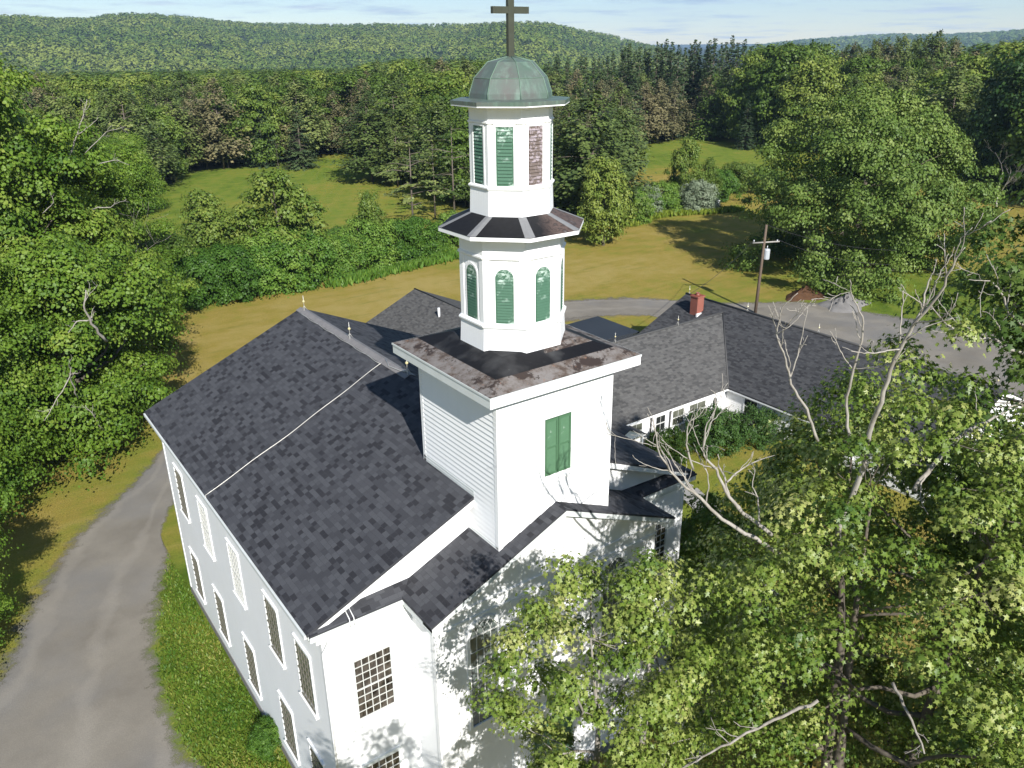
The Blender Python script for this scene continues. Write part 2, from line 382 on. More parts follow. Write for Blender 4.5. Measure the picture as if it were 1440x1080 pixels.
# ================================================================== church
def laps(mb, p0, p1, n, z0, z1, step=.11, depth=.012):
    """clapboards: each board leans out at its foot"""
    n = Vector((n[0], n[1], 0)); a = Vector((p0[0], p0[1], 0)); b = Vector((p1[0], p1[1], 0)); z = z0
    up = Vector((0, 0, 1))
    while z < z1-1e-4:
        t = min(z+step, z1)
        q = [a+n*depth+up*z, b+n*depth+up*z, b+n*.002+up*t, a+n*.002+up*t]
        u = [a+n*.0+up*z, b+n*.0+up*z, b+n*depth+up*z, a+n*depth+up*z]
        for f in (q, u):
            nn = (f[1]-f[0]).cross(f[2]-f[0])
            mb.face(f)
        z = t
EV, RG = 8.83, 11.86; SLOPE = (RG-EV)/7
YC = .78                      # tower centre
church = empty('church', (0, 0, 0), 'white clapboard church with charcoal shingle roof and tiered steeple', 'church')
# --- body walls
mb = MB()
mb.box(-6.58, 6.58, .14, 16.4, 0.35, 8.62)
laps(mb, (-6.6, 16.42), (-6.6, .12), (-1, 0), .35, 8.6, .12, .005)
laps(mb, (6.6, .12), (6.6, 16.42), (1, 0), .35, 8.6, .12, .01)
laps(mb, (-6.6, .12), (-4.0, .12), (0, -1), .35, 8.6, .12, .006)
laps(mb, (4.0, .12), (6.6, .12), (0, -1), .35, 8.6, .14, .016)
laps(mb, (6.6, 16.42), (-6.6, 16.42), (0, 1), .35, 8.6, .12, .01)
mb.build('body_wall', WHITE, church)
for x in (-6.6, 6.6):
    for y in (.12, 16.42):
        mb = MB(); sx = -1 if x < 0 else 1; sy = -1 if y < 1 else 1
        mb.box(min(x+sx*.025, x-sx*.13), max(x+sx*.025, x-sx*.13), min(y+sy*.025, y-sy*.13), max(y+sy*.025, y-sy*.13), .3, 8.6)
        mb.build('corner_board', WHITE_TRIM, church)
mb = MB(); mb.box(-6.63, 6.63, .09, 16.45, -.3, .345); mb.box(-4.03, 4.03, -1.13, .1, -.3, .345); mb.build('foundation', STONE, church)
# gables above the pent and at the back (vertical boards)
for y0, y1 in ((.33, .42), (16.36, 16.45)):
    mb = MB(); mb.extr([(-6.55, y0, 8.6), (6.55, y0, 8.6), (6.55, y0, EV+SLOPE*.45-.1), (0, y0, RG-.1), (-6.55, y0, EV+SLOPE*.45-.1)], (0, y1-y0, 0))
    mb.build('gable_wall', WHITE_BOARD, church)
# --- main roof
mb = MB()
L = 16.72
for s in (-1, 1):
    poly = [(-7, L, EV), (-7, 0, EV), (0, 0, RG), (0, L, RG)]
    if s > 0: poly = [(7, 0, EV), (7, L, EV), (0, L, RG), (0, 0, RG)]
    mb.slab(poly, .09, (0, 1, 0))
roof = mb.build('roof', SHINGLE, church)
mb = MB()
mb.slab([(-.22, 6.95, RG-.22*SLOPE+.03), (0, 6.95, RG+.035), (0, L+.02, RG+.035), (-.22, L+.02, RG-.22*SLOPE+.03)][::-1], .02)
mb.slab([(.22, 6.95, RG-.22*SLOPE+.03), (.22, L+.02, RG-.22*SLOPE+.03), (0, L+.02, RG+.035), (0, 6.95, RG+.035)], .02)
mb.build('ridge_cap', RIDGE, roof)
def rod_data():
    m1 = MB(); m1.mat = 0
    m1.tube([(0, 0, 0), (0, 0, .62)], .012, 6)
    for a in (0, 2.1, 4.2): m1.tube([(.13*math.cos(a), .13*math.sin(a), -.04), (0, 0, .16)], .01, 5)
    m1.mat = 1; m1.lathe([(.001, .3), (.04, .315), (.058, .355), (.04, .395), (.001, .41)], n=10)
    return m1.data('lightning_rod', [METAL, GOLD])
ROD = rod_data()
for y in (7.15, 11.75, 16.3):
    o = link('lightning_rod', ROD, parent=roof); o.location = (0, y, RG+.04)
rng = random.Random(3)
mb = MB(); pts = []
for i in range(41):
    t = i/40; x = -7.0*t; pts.append((x, 8.72-.32*t+.025*math.sin(t*19)+.04*math.sin(t*7+1), RG+SLOPE*x+.02))
pts += [(-7.02, 8.36, EV-.1)]
mb.tube(pts, .013, 5)
mb.tube([(.02, 7.15, RG+.07), (-.1, 7.5, RG+.03), (-.16, 8.2, RG-.02), (-.02, 8.72, RG+.045)], .016, 5)
mb.tube([(-.24-.03*math.sin(i*1.7), 8.72+i*.4, RG-.24*SLOPE+.03) for i in range(20)], .012, 4)
mb.build('lightning_cable', METAL, roof)
# --- rakes and eaves
mb = MB()
for s in (-1, 1):
    for y0, y1 in ((.012, .33), (16.45, 16.7)):
        a = [(s*6.97, y0, EV-.075), (s*.0, y0, RG-.09), (s*.0, y0, RG-.34), (s*6.97, y0, EV-.2)]
        mb.extr(a, (0, y1-y0, 0))
    mb.box(min(s*6.96, s*6.6), max(s*6.96, s*6.6), .014, 16.69, EV-.27, EV-.085)
    mb.box(min(s*6.75, s*6.61), max(s*6.75, s*6.61), .12, 16.44, EV-.55, EV-.272)
mb.build('cornice', WHITE_TRIM, church)
mb = MB()
mb.box(-7.06, -6.99, 0.05, 16.66, EV-.16, EV-.05); mb.build('gutter', OLD_TRIM, church); mb = MB(); mb.box(6.99, 7.06, 0.05, 16.66, EV-.16, EV-.05)
mb.build('gutter', OLD_TRIM, church)
# --- front pavilion: walls, pent roofs and pediment roof
PX, PY, PR = 4.0, -1.10, EV+1.90
mb = MB()
mb.box(-PX, PX, PY, .3, .35, 8.55)
laps(mb, (-PX, .12), (-PX, PY), (-1, 0), .35, 8.5, .14, .016)
laps(mb, (PX, PY), (PX, .12), (1, 0), .35, 8.5, .12, .01)
pw = mb.build('pavilion_wall', WHITE, church)
mb = MB()
mb.extr([(-PX-.02, PY-.06, 8.555), (PX+.02, PY-.06, 8.555), (0, PY-.06, 8.555+4.02*.437)], (0, .3, 0))
mb.build('pediment', WHITE, church)
mb = MB()
mb.box(-PX-.02, PX+.02, PY-.1, PY-.004, 8.50, 8.552)
mb.box(-PX-.015, PX+.015, PY-.055, PY-.004, 8.17, 8.497)
mb.box(-PX-.017, PX+.017, PY-.085, PY-.004, 8.10, 8.167)
for x in (-3.72, -1.3, 1.3, 3.35):
    mb.box(x-.24, x+.24, PY-.045, PY-.002, .35, 7.92); mb.box(x-.28, x+.28, PY-.075, PY-.003, 7.925, 7.99)
    mb.box(x-.31, x+.31, PY-.1, PY-.003, 7.993, 8.097); mb.box(x-.28, x+.28, PY-.08, PY-.003, .35, .75)
for s in (-1, 1):
    mb.box(min(s*PX, s*(PX+.03)), max(s*PX, s*(PX+.03)), PY-.03, PY+.13, .35, 8.5)
mb.build('pilaster_trim', WHITE_TRIM, church)
mb = MB(); fy = -1.62
for s in (-1, 1):
    poly = [(s*4.36, fy, EV), (s*4.36, .33, EV), (0, .33, PR), (0, fy, PR)]
    if s < 0: poly = poly[::-1]
    mb.slab(poly, .07, (0, 1, 0))
    # pent over the side bay: rises towards the gable and the pavilion
    p2 = [(s*6.99, -.10, EV-.015), (s*4.36, -.10, EV-.015), (s*3.9, .33, EV+.2), (s*6.6, .33, EV+.12)]
    mb.slab(p2 if s < 0 else p2[::-1], .05, (1, 0, 0))
mb.build('porch_roof', SHINGLE_DARK if False else SHINGLE, church)
mb = MB()
for s in (-1, 1):
    mb.extr([(s*4.33, fy+.012, EV-.06), (0, fy+.012, PR-.07), (0, fy+.012, PR-.25), (s*4.33, fy+.012, EV-.2)], (0, .48, 0))
    mb.box(min(s*4.33, s*4.03), max(s*4.33, s*4.03), fy+.02, .1, EV-.3, EV-.075)
    mb.box(min(s*6.96, s*4.05), max(s*6.96, s*4.05), -.085, .11, EV-.24, EV-.075)
    mb.box(min(s*6.6, s*4.04), max(s*6.6, s*4.04), .02, .11, EV-.42, EV-.245)
mb.build('porch_cornice', OLD_TRIM, church)
mb = MB()
for x in (-5.86, -5.74): mb.tube([(x, .28, EV+.16), (x-.02, -.1, EV+.02), (x-.02, -.12, EV-.2)], .014, 5)
mb.tube([(-6.42, -.06, EV-.15), (-6.5, -.03, EV-.5), (-6.63, .05, EV-.8), (-6.64, .06, .3)], .035, 6)
mb.build('downspout', WHITE_TRIM, church)

# --- windows
def win_meshes(w, h, nx, ny, bar=.022, deep=.05, cas=.1, sill=True):
    f = MB()
    f.box(-w/2-cas, -w/2, -deep, .02, -.02, h+.02); f.box(w/2, w/2+cas, -deep, .02, -.02, h+.02)
    f.box(-w/2-cas-.02, w/2+cas+.02, -deep-.02, .02, h+.022, h+cas+.05)
    if sill: f.box(-w/2-cas-.04, w/2+cas+.04, -deep-.05, .02, -.08, -.022)
    p = MB(); p.face([(-w/2, -.014, 0), (w/2, -.014, 0), (w/2, -.014, h), (-w/2, -.014, h)])
    mu = MB()
    for i in range(1, nx): x = -w/2+w*i/nx; mu.box(x-bar/2, x+bar/2, -.028, -.016, .032, h-.032)
    for j in range(1, ny):
        z = h*j/ny; b = bar*(2.2 if j*2 == ny else 1); y = -.036 if j*2 == ny else -.032
        mu.box(-w/2, w/2, y, -.0162, z-b/2, z+b/2)
    for z in (.0, h-.03): mu.box(-w/2, w/2, -.034, -.0165, z, z+.03)
    return f, p, mu
fr, pa, mu = win_meshes(1.06, 2.02, 5, 8, cas=.06, deep=.035)
WF = fr.data('window', WHITE_TRIM); WM = mu.data('muntins', MUNTIN); WMD = mu.data('dark_muntins', MUNTIN_DARK)
WFO = fr.data('window_old', OLD_TRIM)
PANES = {g.name: pa.data('pane', g) for g in (GLASS_CURTAIN, GLASS_DARK, GLASS_AMBER, GLASS_BLIND, GLASS_GREEN)}
def place_window(loc, rz, glass, fm=None, mm=None, label=None):
    o = link('window', fm or WF, parent=church); o.location = loc; o.rotation_euler = (0, 0, rz)
    link('pane', PANES[glass.name], parent=o); link('muntins', mm or WM, parent=o)
    if label: o['label'] = label
for y, g in ((1.78, GLASS_CURTAIN), (4.25, GLASS_CURTAIN), (7.75, GLASS_BLIND), (11.2, GLASS_BLIND), (14.4, GLASS_CURTAIN)):
    place_window((-6.606, y, 5.0), -math.pi/2, g, WF, WM if g is GLASS_BLIND else WMD, 'window with white blinds' if g is GLASS_BLIND else None)
    place_window((-6.606, y, 1.05), -math.pi/2, GLASS_CURTAIN, WF, WMD)
    place_window((6.616, y, 5.0), math.pi/2, GLASS_DARK); place_window((6.616, y, 1.05), math.pi/2, GLASS_DARK)
for z in (5.3, 1.5):
    place_window((-5.29, .108, z), 0, GLASS_AMBER, WFO, WM); place_window((5.29, .108, z), 0, GLASS_DARK, WFO, WM)

def arch_pts(w, h, r=None, n=12, z0=0, y=0):
    """outline of a round-headed opening, counter-clockwise seen from outside (-Y)"""
    p = [(-w/2, y, z0), (w/2, y, z0), (w/2, y, h-w/2)]
    p += [(w/2*math.cos(math.pi*i/n), y, h-w/2+w/2*math.sin(math.pi*i/n)) for i in range(1, n)]
    p += [(-w/2, y, h-w/2)]
    return p
def arch_window(loc):
    w, h = .92, 3.6
    f = MB(); a = arch_pts(w, h, y=-.06); b = arch_pts(w+.2, h+.1, y=-.06, z0=-.05)
    a2 = arch_pts(w, h, y=.0); b2 = arch_pts(w+.2, h+.1, y=.0, z0=-.05)
    for i in range(len(a)):
        j = (i+1) % len(a)
        f.face([a[i], b[i], b[j], a[j]][::-1]); f.face([a[i], a[j], a2[j], a2[i]]); f.face([b[i], b2[i], b2[j], b[j]])
    o = f.build('arched_window', WHITE_TRIM, church); o.location = loc
    p = MB(); p.face(arch_pts(w, h, y=-.012)); p.build('pane', GLASS_GREEN, o)
    mm = MB()
    for i in (1, 2, 3): x = -w/2+w*i/4; mm.box(x-.012, x+.012, -.03, -.014, 0, h-w/2)
    for k in range(1, 6): z = (h-w/2)*k/6; mm.box(-w/2, w/2, -.028, -.0145, z-.012, z+.012)
    mm.box(-w/2, w/2, -.036, -.0142, h-w/2-.02, h-w/2+.02)
    R2 = w*.5
    for i in range(0, 4):
        for s in (-1, 1):
            x0 = -w/2+w*(i if s > 0 else i+1)/4; pts = []
            for k in range(9):
                th = k/8*1.25; x = x0+s*R2*(1-math.cos(th)); z = h-w/2+R2*math.sin(th)
                if x*x+(z-(h-w/2))**2 <= (w/2)**2: pts.append((x, -.024, z))
            if len(pts) > 1: mm.tube(pts, .011, 4)
    mm.build('tracery', MUNTIN, o)
arch_window((-2.49, PY-.004, 4.3)); arch_window((2.33, PY-.004, 4.3))
# centre bay: entrance with double door below a tall window
mb = MB(); mb.box(-.95, -.8, PY-.1, PY-.004, .35, 3.3); mb.box(.8, .95, PY-.1, PY-.004, .35, 3.3); mb.box(-1.05, 1.05, PY-.14, PY-.004, 3.303, 3.6)
door = mb.build('door', WHITE_TRIM, church)
mb = MB()
for x0 in (-.79, .01):
    mb.box(x0, x0+.78, PY-.04, PY-.006, .36, 3.0)
    for z0 in (.5, 1.75): mb.box(x0+.12, x0+.66, PY-.055, PY-.042, z0, z0+1.05)
mb.build('door_leaf', GREEN, door)
mb = MB()
for i in range(3): mb.box(-1.6+.2*i, 1.6-.2*i, PY-1.2+.3*i, PY-.14, -.1, .11*(i+1))
mb.build('front_step', CONCRETE, church)

# --- square tower
TX = 1.913; TY0, TY1 = YC-TX, YC+TX
tower = empty('tower', parent=church)
mb = MB(); mb.box(-TX+.02, TX-.02, TY0+.02, TY1-.02, 8.6, 14.36)
for a, b, n in (((-TX, TY1), (-TX, TY0), (-1, 0)), ((-TX, TY0), (TX, TY0), (0, -1)), ((TX, TY0), (TX, TY1), (1, 0)), ((TX, TY1), (-TX, TY1), (0, 1))):
    laps(mb, a, b, n, 8.7, 14.35, .15, .034 if n[0] < 0 else .02)
mb.build('tower_wall', WHITE, tower)
for x in (-TX, TX):
    for y in (TY0, TY1):
        mb = MB(); sx = 1 if x > 0 else -1; sy = 1 if y > YC else -1
        mb.box(min(x+sx*.03, x-sx*.11), max(x+sx*.03, x-sx*.11), min(y+sy*.03, y-sy*.11), max(y+sy*.03, y-sy*.11), 8.7, 14.35)
        mb.build('corner_board', WHITE_TRIM, tower)
mb = MB(); C2 = 2.465
# stepped flashing where the tower meets the roofs
for s in (-1, 1):
    mb = MB(); x0, x1 = (s*(TX+.004), s*(TX+.03)); x0, x1 = min(x0, x1), max(x0, x1)
    zr = RG-SLOPE*TX; mb.box(x0, x1, -.0, TY1, zr-.02, zr+.16)
    zp = PR-.437*TX; mb.box(x0, x1, TY0, .32, zp-.02, zp+.07)
    mb.build('base_flashing', OLD_TRIM, tower)
mb = MB()
mb.box(-C2+.02, C2-.02, YC-C2+.02, YC+C2-.02, 14.36, 14.60)
mb.box(-C2, C2, YC-C2, YC+C2, 14.601, 14.655)
mb.box(-TX-.08, TX+.08, TY0-.08, TY1+.08, 14.2, 14.358)
mb.build('tower_cornice', OLD_TRIM, tower)
mb = MB(); mb.box(-C2+.018, C2-.018, YC-C2-.001+.018, YC-C2+.03, 14.36, 14.601); mb.build('front_fascia', WHITE_TRIM, tower)
mb = MB(); q = C2-.015; r_ = 1.25
lo = [(-q, -q, 14.66), (q, -q, 14.66), (q, q, 14.66), (-q, q, 14.66)]; hi = [(-r_, -r_, 15.08), (r_, -r_, 15.08), (r_, r_, 15.08), (-r_, r_, 15.08)]
mb.loft(lo, hi, False, True)
o = mb.build('tower_deck', DECK, tower); o.location = (0, YC, 0)
# shutter on the tower front
def slats(mb, w, z0, z1, y0, pitch=.075, arch=None, th=.012):
    z = z0
    while z < z1-.02:
        ww = w
        if arch is not None and z+pitch*.5 > arch[0]:
            dd = arch[1]**2-(z+pitch*.5-arch[0])**2
            ww = 2*math.sqrt(dd) if dd > 0 else 0
        if ww > .05:
            a = [(-ww/2, y0-.022, z), (ww/2, y0-.022, z), (ww/2, y0+.006, z+pitch), (-ww/2, y0+.006, z+pitch)]
            b = [(-ww/2, y0-.012, z), (ww/2, y0-.012, z), (ww/2, y0+.016, z+pitch), (-ww/2, y0+.016, z+pitch)]
            mb.loft([a[0], a[1], b[1], b[0]], [a[3], a[2], b[2], b[3]])
        z += pitch
mb = MB()
mb.box(-.60, -.445, -.04, .0, -.1, 1.72); mb.box(.445, .60, -.04, .0, -.1, 1.72); mb.box(-.64, .64, -.055, .0, 1.722, 1.86); mb.box(-.64, .64, -.07, 0, -.17, -.102)
case = mb.build('shutter_casing', WHITE_TRIM, tower); case.location = (.02, TY0-.012, 11.63)
for s, px in ((-1, -.222), (1, .222)):
    mb = MB(); w_ = .43; h_ = 1.66
    for x0, x1 in ((-w_/2, -w_/2+.06), (w_/2-.06, w_/2)): mb.box(x0, x1, -.05, -.004, 0, h_)
    for z0, z1 in ((0, .08), (h_*.5-.03, h_*.5+.03), (h_-.07, h_)): mb.box(-w_/2+.061, w_/2-.061, -.049, -.004, z0, z1)
    slats(mb, w_-.125, .08, h_*.5-.03, -.024, .05); slats(mb, w_-.125, h_*.5+.03, h_-.07, -.024, .05)
    mb.face([(-w_/2, -.004, 0), (w_/2, -.004, 0), (w_/2, -.004, h_), (-w_/2, -.004, h_)])
    o = mb.build('shutter', GREEN, tower); o.location = (.02+px, TY0-.012, 11.66)

# --- octagonal belfry
def octv(Rr, z, cy=YC): return [(Rr*math.cos(R(22.5+45*k)), cy+Rr*math.sin(R(22.5+45*k)), z) for k in range(8)]
def octloft(mb, prof, cap0=True, cap1=True, udirs=False):
    for i, ((r0, z0), (r1, z1)) in enumerate(zip(prof[:-1], prof[1:])):
        mb.loft(octv(r0, z0), octv(r1, z1), cap0 and i == 0, cap1 and i == len(prof)-2, udirs=udirs)
belfry = empty('belfry', parent=church)
mb = MB(); octloft(mb, [(1.47, 14.95), (1.43, 15.66)]); octloft(mb, [(1.39, 15.66), (1.39, 17.5)]); octloft(mb, [(1.41, 17.5), (1.41, 18.03)])
mb.build('belfry_wall', WHITE_BOARD, belfry)
mb = MB(); octloft(mb, [(1.46, 15.66), (1.49, 15.70), (1.49, 15.74), (1.41, 15.80)]); mb.build('sill_moulding', WHITE_TRIM, belfry); mb = MB(); octloft(mb, [(1.41, 17.43), (1.46, 17.47), (1.46, 17.51), (1.41, 17.54)]); mb.build('frieze_moulding', WHITE_TRIM, belfry); mb = MB()
octloft(mb, [(1.43, 17.94), (1.6, 18.02)]); mb.build('eave_moulding', WHITE_TRIM, belfry)
def face_frame(k, Rr, z):
    """origin and rotation of octagon face k (local -Y looks outwards)"""
    a = R(45*k); ap = Rr*math.cos(R(22.5))
    return (ap*math.cos(a), YC+ap*math.sin(a), z), a+math.pi/2
def pilasters(Rr, wface, z0, z1, pw, d, name, parent):
    mb = MB()
    for k in range(8):
        (x, y, z), rz = face_frame(k, Rr, 0); c, s = math.cos(rz), math.sin(rz)
        for sx in (-1, 1):
            x0, x1 = sorted((sx*wface/2, sx*(wface/2-pw)))
            lo = [(x0, -d), (x1, -d), (x1, .0), (x0, .0)]
            mb.prism([(x+c*u-s*v, y+s*u+c*v) for u, v in lo], z0, z1)
    mb.build(name, WHITE_TRIM, parent)
wf = 2*1.39*math.sin(R(22.5))
pilasters(1.39, wf+.02, 15.78, 17.44, .17, .028, 'pilaster', belfry)
mb = MB()
for k in range(8):      # flat panel with a round-headed opening
    (x, y, z), rz = face_frame(k, 1.39, 15.8); c, s = math.cos(rz), math.sin(rz)
    T = lambda p: (x+c*p[0]-s*p[1], y+s*p[0]+c*p[1], z+p[2])
    w, h = .47, 1.42; a = arch_pts(w, h, y=-.02); b = arch_pts(w+.12, h+.06, y=-.02)
    for i in range(1, len(a)):
        j = (i+1) % len(a)
        mb.face([T(v) for v in (a[i], a[j], b[j], b[i])][::-1]); mb.face([T(v) for v in (b[i], b[j], (b[j][0], 0, b[j][2]), (b[i][0], 0, b[i][2]))][::-1])
mb.build('arch_surround', WHITE_TRIM, belfry)
def louvre_data(w, h, arch, mats, pitch=.075):
    f = MB(); f.mat = 0
    zt = h-w/2 if arch else h
    for x0, x1 in ((-w/2, -w/2+.035), (w/2-.035, w/2)): f.box(x0, x1, -.016, -.003, 0, zt)
    f.box(-w/2+.0351, w/2-.0351, -.0158, -.003, 0, .05)
    if arch:
        n = 12; cz = h-w/2
        outer = [(w/2*math.cos(math.pi*i/n), cz+w/2*math.sin(math.pi*i/n)) for i in range(n+1)]
        for i in range(n): f.extr([(outer[i][0], -.017, outer[i][1]), (outer[i+1][0], -.017, outer[i+1][1]), (0, -.017, cz+.02)], (0, .013, 0))
        f.box(-w/2, w/2, -.02, -.003, cz-.02, cz+.03)
        slats(f, w-.07, .05, cz-.02, -.012, pitch)
    else:
        f.box(-w/2+.0351, w/2-.0351, -.0158, -.003, h-.05, h); slats(f, w-.07, .05, h-.05, -.012, pitch)
    f.mat = 1
    f.face(arch_pts(w, h, y=-.002) if arch else [(-w/2, -.002, 0), (w/2, -.002, 0), (w/2, -.002, h), (-w/2, -.002, h)])
    return f.data('louvre', mats)
LV = louvre_data(.47, 1.42, True, [GREEN_FLAKED, DARK])
for k in range(8):
    o = link('louvre', LV, parent=belfry); o.location, rz = face_frame(k, 1.39, 15.8); o.rotation_euler = (0, 0, rz)
mb = MB(); octloft(mb, [(1.90, 18.02), (1.93, 18.02), (1.93, 18.112)]); mb.build('belfry_eave', WHITE_TRIM, belfry)
mb = MB(); octloft(mb, [(1.935, 18.115), (1.0, 18.50)], False, True); mb.build('belfry_roof', SKIRT, belfry)
for k in range(8):
    mb = MB(); a = R(22.5+45*k); d = Vector((math.cos(a), math.sin(a), 0)); tdir = Vector((-d.y, d.x, 0))
    p0 = Vector((0, YC, 18.118))+d*1.93; p1 = Vector((0, YC, 18.462))+d*1.09
    for s in (-1, 1):
        e0 = p0+tdir*s*.13-d*.055; e1 = p1+tdir*s*.10-d*.04
        f = [p0, e0, e1, p1]
        f = [v+Vector((0, 0, .006)) for v in f]
        mb.face(f if s < 0 else f[::-1])
    mb.build('hip_flashing', FLASH, belfry)
# --- upper lantern
lantern = empty('lantern', parent=church)
mb = MB(); octloft(mb, [(1.10, 18.40), (1.075, 19.12)]); octloft(mb, [(1.045, 19.12), (1.045, 20.66)]); octloft(mb, [(1.06, 20.66), (1.06, 21.06)])
mb.build('lantern_wall', WHITE_BOARD, lantern)
mb = MB(); octloft(mb, [(1.10, 19.09), (1.125, 19.13), (1.125, 19.16), (1.06, 19.2)]); mb.build('sill_moulding', WHITE_TRIM, lantern); mb = MB(); octloft(mb, [(1.06, 20.62), (1.10, 20.65), (1.10, 20.68), (1.06, 20.7)]); mb.build('frieze_moulding', WHITE_TRIM, lantern); mb = MB()
octloft(mb, [(1.07, 20.97), (1.2, 21.05)]); mb.build('eave_moulding', WHITE_TRIM, lantern)
wl = 2*1.045*math.sin(R(22.5))
pilasters(1.045, wl+.015, 19.18, 20.63, .11, .022, 'pilaster', lantern)
mb = MB()
for k in range(8):
    (x, y, z), rz = face_frame(k, 1.045, 19.2); c, s = math.cos(rz), math.sin(rz)
    for u0, u1, z0, z1 in ((-.27, -.215, 0, 1.38), (.215, .27, 0, 1.38), (-.27, .27, 1.3805, 1.43)):
        mb.prism([(x+c*u-s*v, y+s*u+c*v) for u, v in ((u0, -.034), (u1, -.034), (u1, 0), (u0, 0))], z+z0, z+z1)
mb.build('louvre_casing', WHITE_TRIM, lantern)
LV2 = louvre_data(.43, 1.38, False, [GREEN_FLAKED, DARK], .082); LV3 = louvre_data(.43, 1.38, False, [BROWN_FLAKED, DARK], .082)
for k in range(8):
    brown = k == 6
    o = link('louvre', LV3 if brown else LV2, parent=lantern); o.location, rz = face_frame(k, 1.045, 19.2); o.rotation_euler = (0, 0, rz)
    if brown: o['label'] = 'bare brown louvre with its green paint gone'
# --- copper dome and cross
dome = empty('dome', parent=church)
mb = MB(); octloft(mb, [(1.035, 21.165), (1.02, 21.30), (.90, 21.64), (.56, 21.99), (.03, 22.11)], False, True); mb.build('dome_shell', COPPER, dome)
mb = MB(); octloft(mb, [(1.50, 21.062), (1.505, 21.14), (1.505, 21.15), (1.03, 21.185)], True, False); mb.build('dome_brim', COPPER, dome)
mb = MB(); octloft(mb, [(1.49, 21.03), (1.49, 21.06)]); mb.build('brim_soffit', WHITE_TRIM, dome)
mb = MB()
prof = [(1.035, 21.165), (1.02, 21.30), (.90, 21.64), (.56, 21.99), (.03, 22.11)]
for k in range(8):
    mb.tube([octv(r+.004, z+.004)[k] for r, z in prof], .013, 5)
for (r, z) in prof[2:3]:
    v = octv(r+.002, z); mb.tube(v+[v[0]], .009, 4)
mb.build('dome_seam', COPPER_SEAM, dome)
mb = MB()
def bevel_bar(mb, x0, x1, y0, y1, z0, z1, b=.012):
    mb.prism([(x0+b, y0), (x1-b, y0), (x1, y0+b), (x1, y1-b), (x1-b, y1), (x0+b, y1), (x0, y1-b), (x0, y0+b)], z0, z1)
bevel_bar(mb, -.085, .085, YC-.06, YC+.06, 22.08, 23.84)
bevel_bar(mb, -.52, -.0855, YC-.058, YC+.058, 23.04, 23.19); bevel_bar(mb, .0855, .52, YC-.058, YC+.058, 23.04, 23.19)
mb.build('cross', CROSS_MAT, church)
# vents low on the side wall
mb = MB()
for k in range(3): mb.tube([(-6.6, 3.3-.28*k, .75), (-6.78, 3.3-.28*k, .75), (-6.82, 3.3-.28*k, .62)], .07, 8)
mb.build('vent_pipe', WHITE_PVC, church)

# ================================================================== parish hall, rear wing, shed
hall = empty('parish_hall', (26.2, 14.3, 0), 'long low white hall with grey shingle roofs meeting in an L', 'hall')
def hp(mb, name, mats, parent=hall):
    o = mb.build(name, mats, parent)
    if parent is hall: o.location = -hall.location
    return o
HX0, HX1, HXR, HY0, HY1, HE, HR = 26.2, 38.6, 32.4, .9, 23.9, 2.2, 4.99
CY0, CYR, CR = 14.25, 19.75, 4.68
mb = MB(); mb.box(HX0+.3, HX1-.3, HY0+.35, HY1-.3, -.2, 2.1); laps(mb, (HX0+.28, HY1-.3), (HX0+.28, HY0+.3), (-1, 0), .1, 2.1, .12, .012)
mb.extr([(HX0+.3, HY0+.33, 2.1), (HX1-.3, HY0+.33, 2.1), (HXR, HY0+.33, HR-.15)], (0, .1, 0))
mb.extr([(HX0+.3, HY1-.3, 2.1), (HX1-.3, HY1-.3, 2.1), (HXR, HY1-.3, HR-.15)], (0, -.1, 0))
laps(mb, (HX0+.3, HY0+.33), (HX1-.3, HY0+.33), (0, -1), .1, 2.1, .12, .012)
mb.box(6.7, HX0+.29, CY0+.33, 25.0, -.2, 2.08)
hp(mb, 'hall_wall', WHITE)
mb = MB()
mb.slab([(HX0, HY1, HE), (HX0, HY0, HE), (HXR, HY0, HR), (HXR, HY1, HR)], .1, (0, 1, 0)); mb.slab([(HX1, HY0, HE), (HX1, HY1, HE), (HXR, HY1, HR), (HXR, HY0, HR)], .1, (0, 1, 0))
roofh = hp(mb, 'hall_roof', SHINGLE_DARK)
mb = MB()
vx = HX0+(CR-HE)/((HR-HE)/(HXR-HX0))
mb.slab([(6.7, CY0, HE+.01), (HX0+.02, CY0, HE+.01), (vx, CYR, CR), (6.7, CYR, CR)], .1, (1, 0, 0))
mb.slab([(vx, CYR, CR), (HX0+.02, 25.3, HE+.01), (6.7, 25.3, HE+.01), (6.7, CYR, CR)], .1, (1, 0, 0))
hp(mb, 'connector_roof', SHINGLE_GREY)
mb = MB(); mb.tube([(HXR, HY0-.02, HR+.02), (HXR, HY1+.02, HR+.02)], .09, 6); mb.tube([(6.7, CYR, CR+.02), (vx, CYR, CR+.02)], .07, 6)
mb.tube([(HX0+.05, CY0+.04, HE+.03), (vx, CYR, CR+.03)], .05, 5)
hp(mb, 'ridge_cap', m_plain('hall_ridge', (.085, .083, .08), .8))
mb = MB()
mb.box(6.8, HX0, CY0+.0, CY0+.12, HE-.2, HE-.09); mb.box(HX0+.0, HX0+.12, HY0+.02, CY0, HE-.2, HE-.101)
for s, x0 in ((1, HX0), (-1, HX1)):
    mb.extr([(x0, HY0+.01, HE-.1), (HXR, HY0+.01, HR-.1), (HXR, HY0+.01, HR-.32), (x0, HY0+.01, HE-.26)], (0, .3, 0))
hp(mb, 'hall_fascia', WHITE_TRIM)
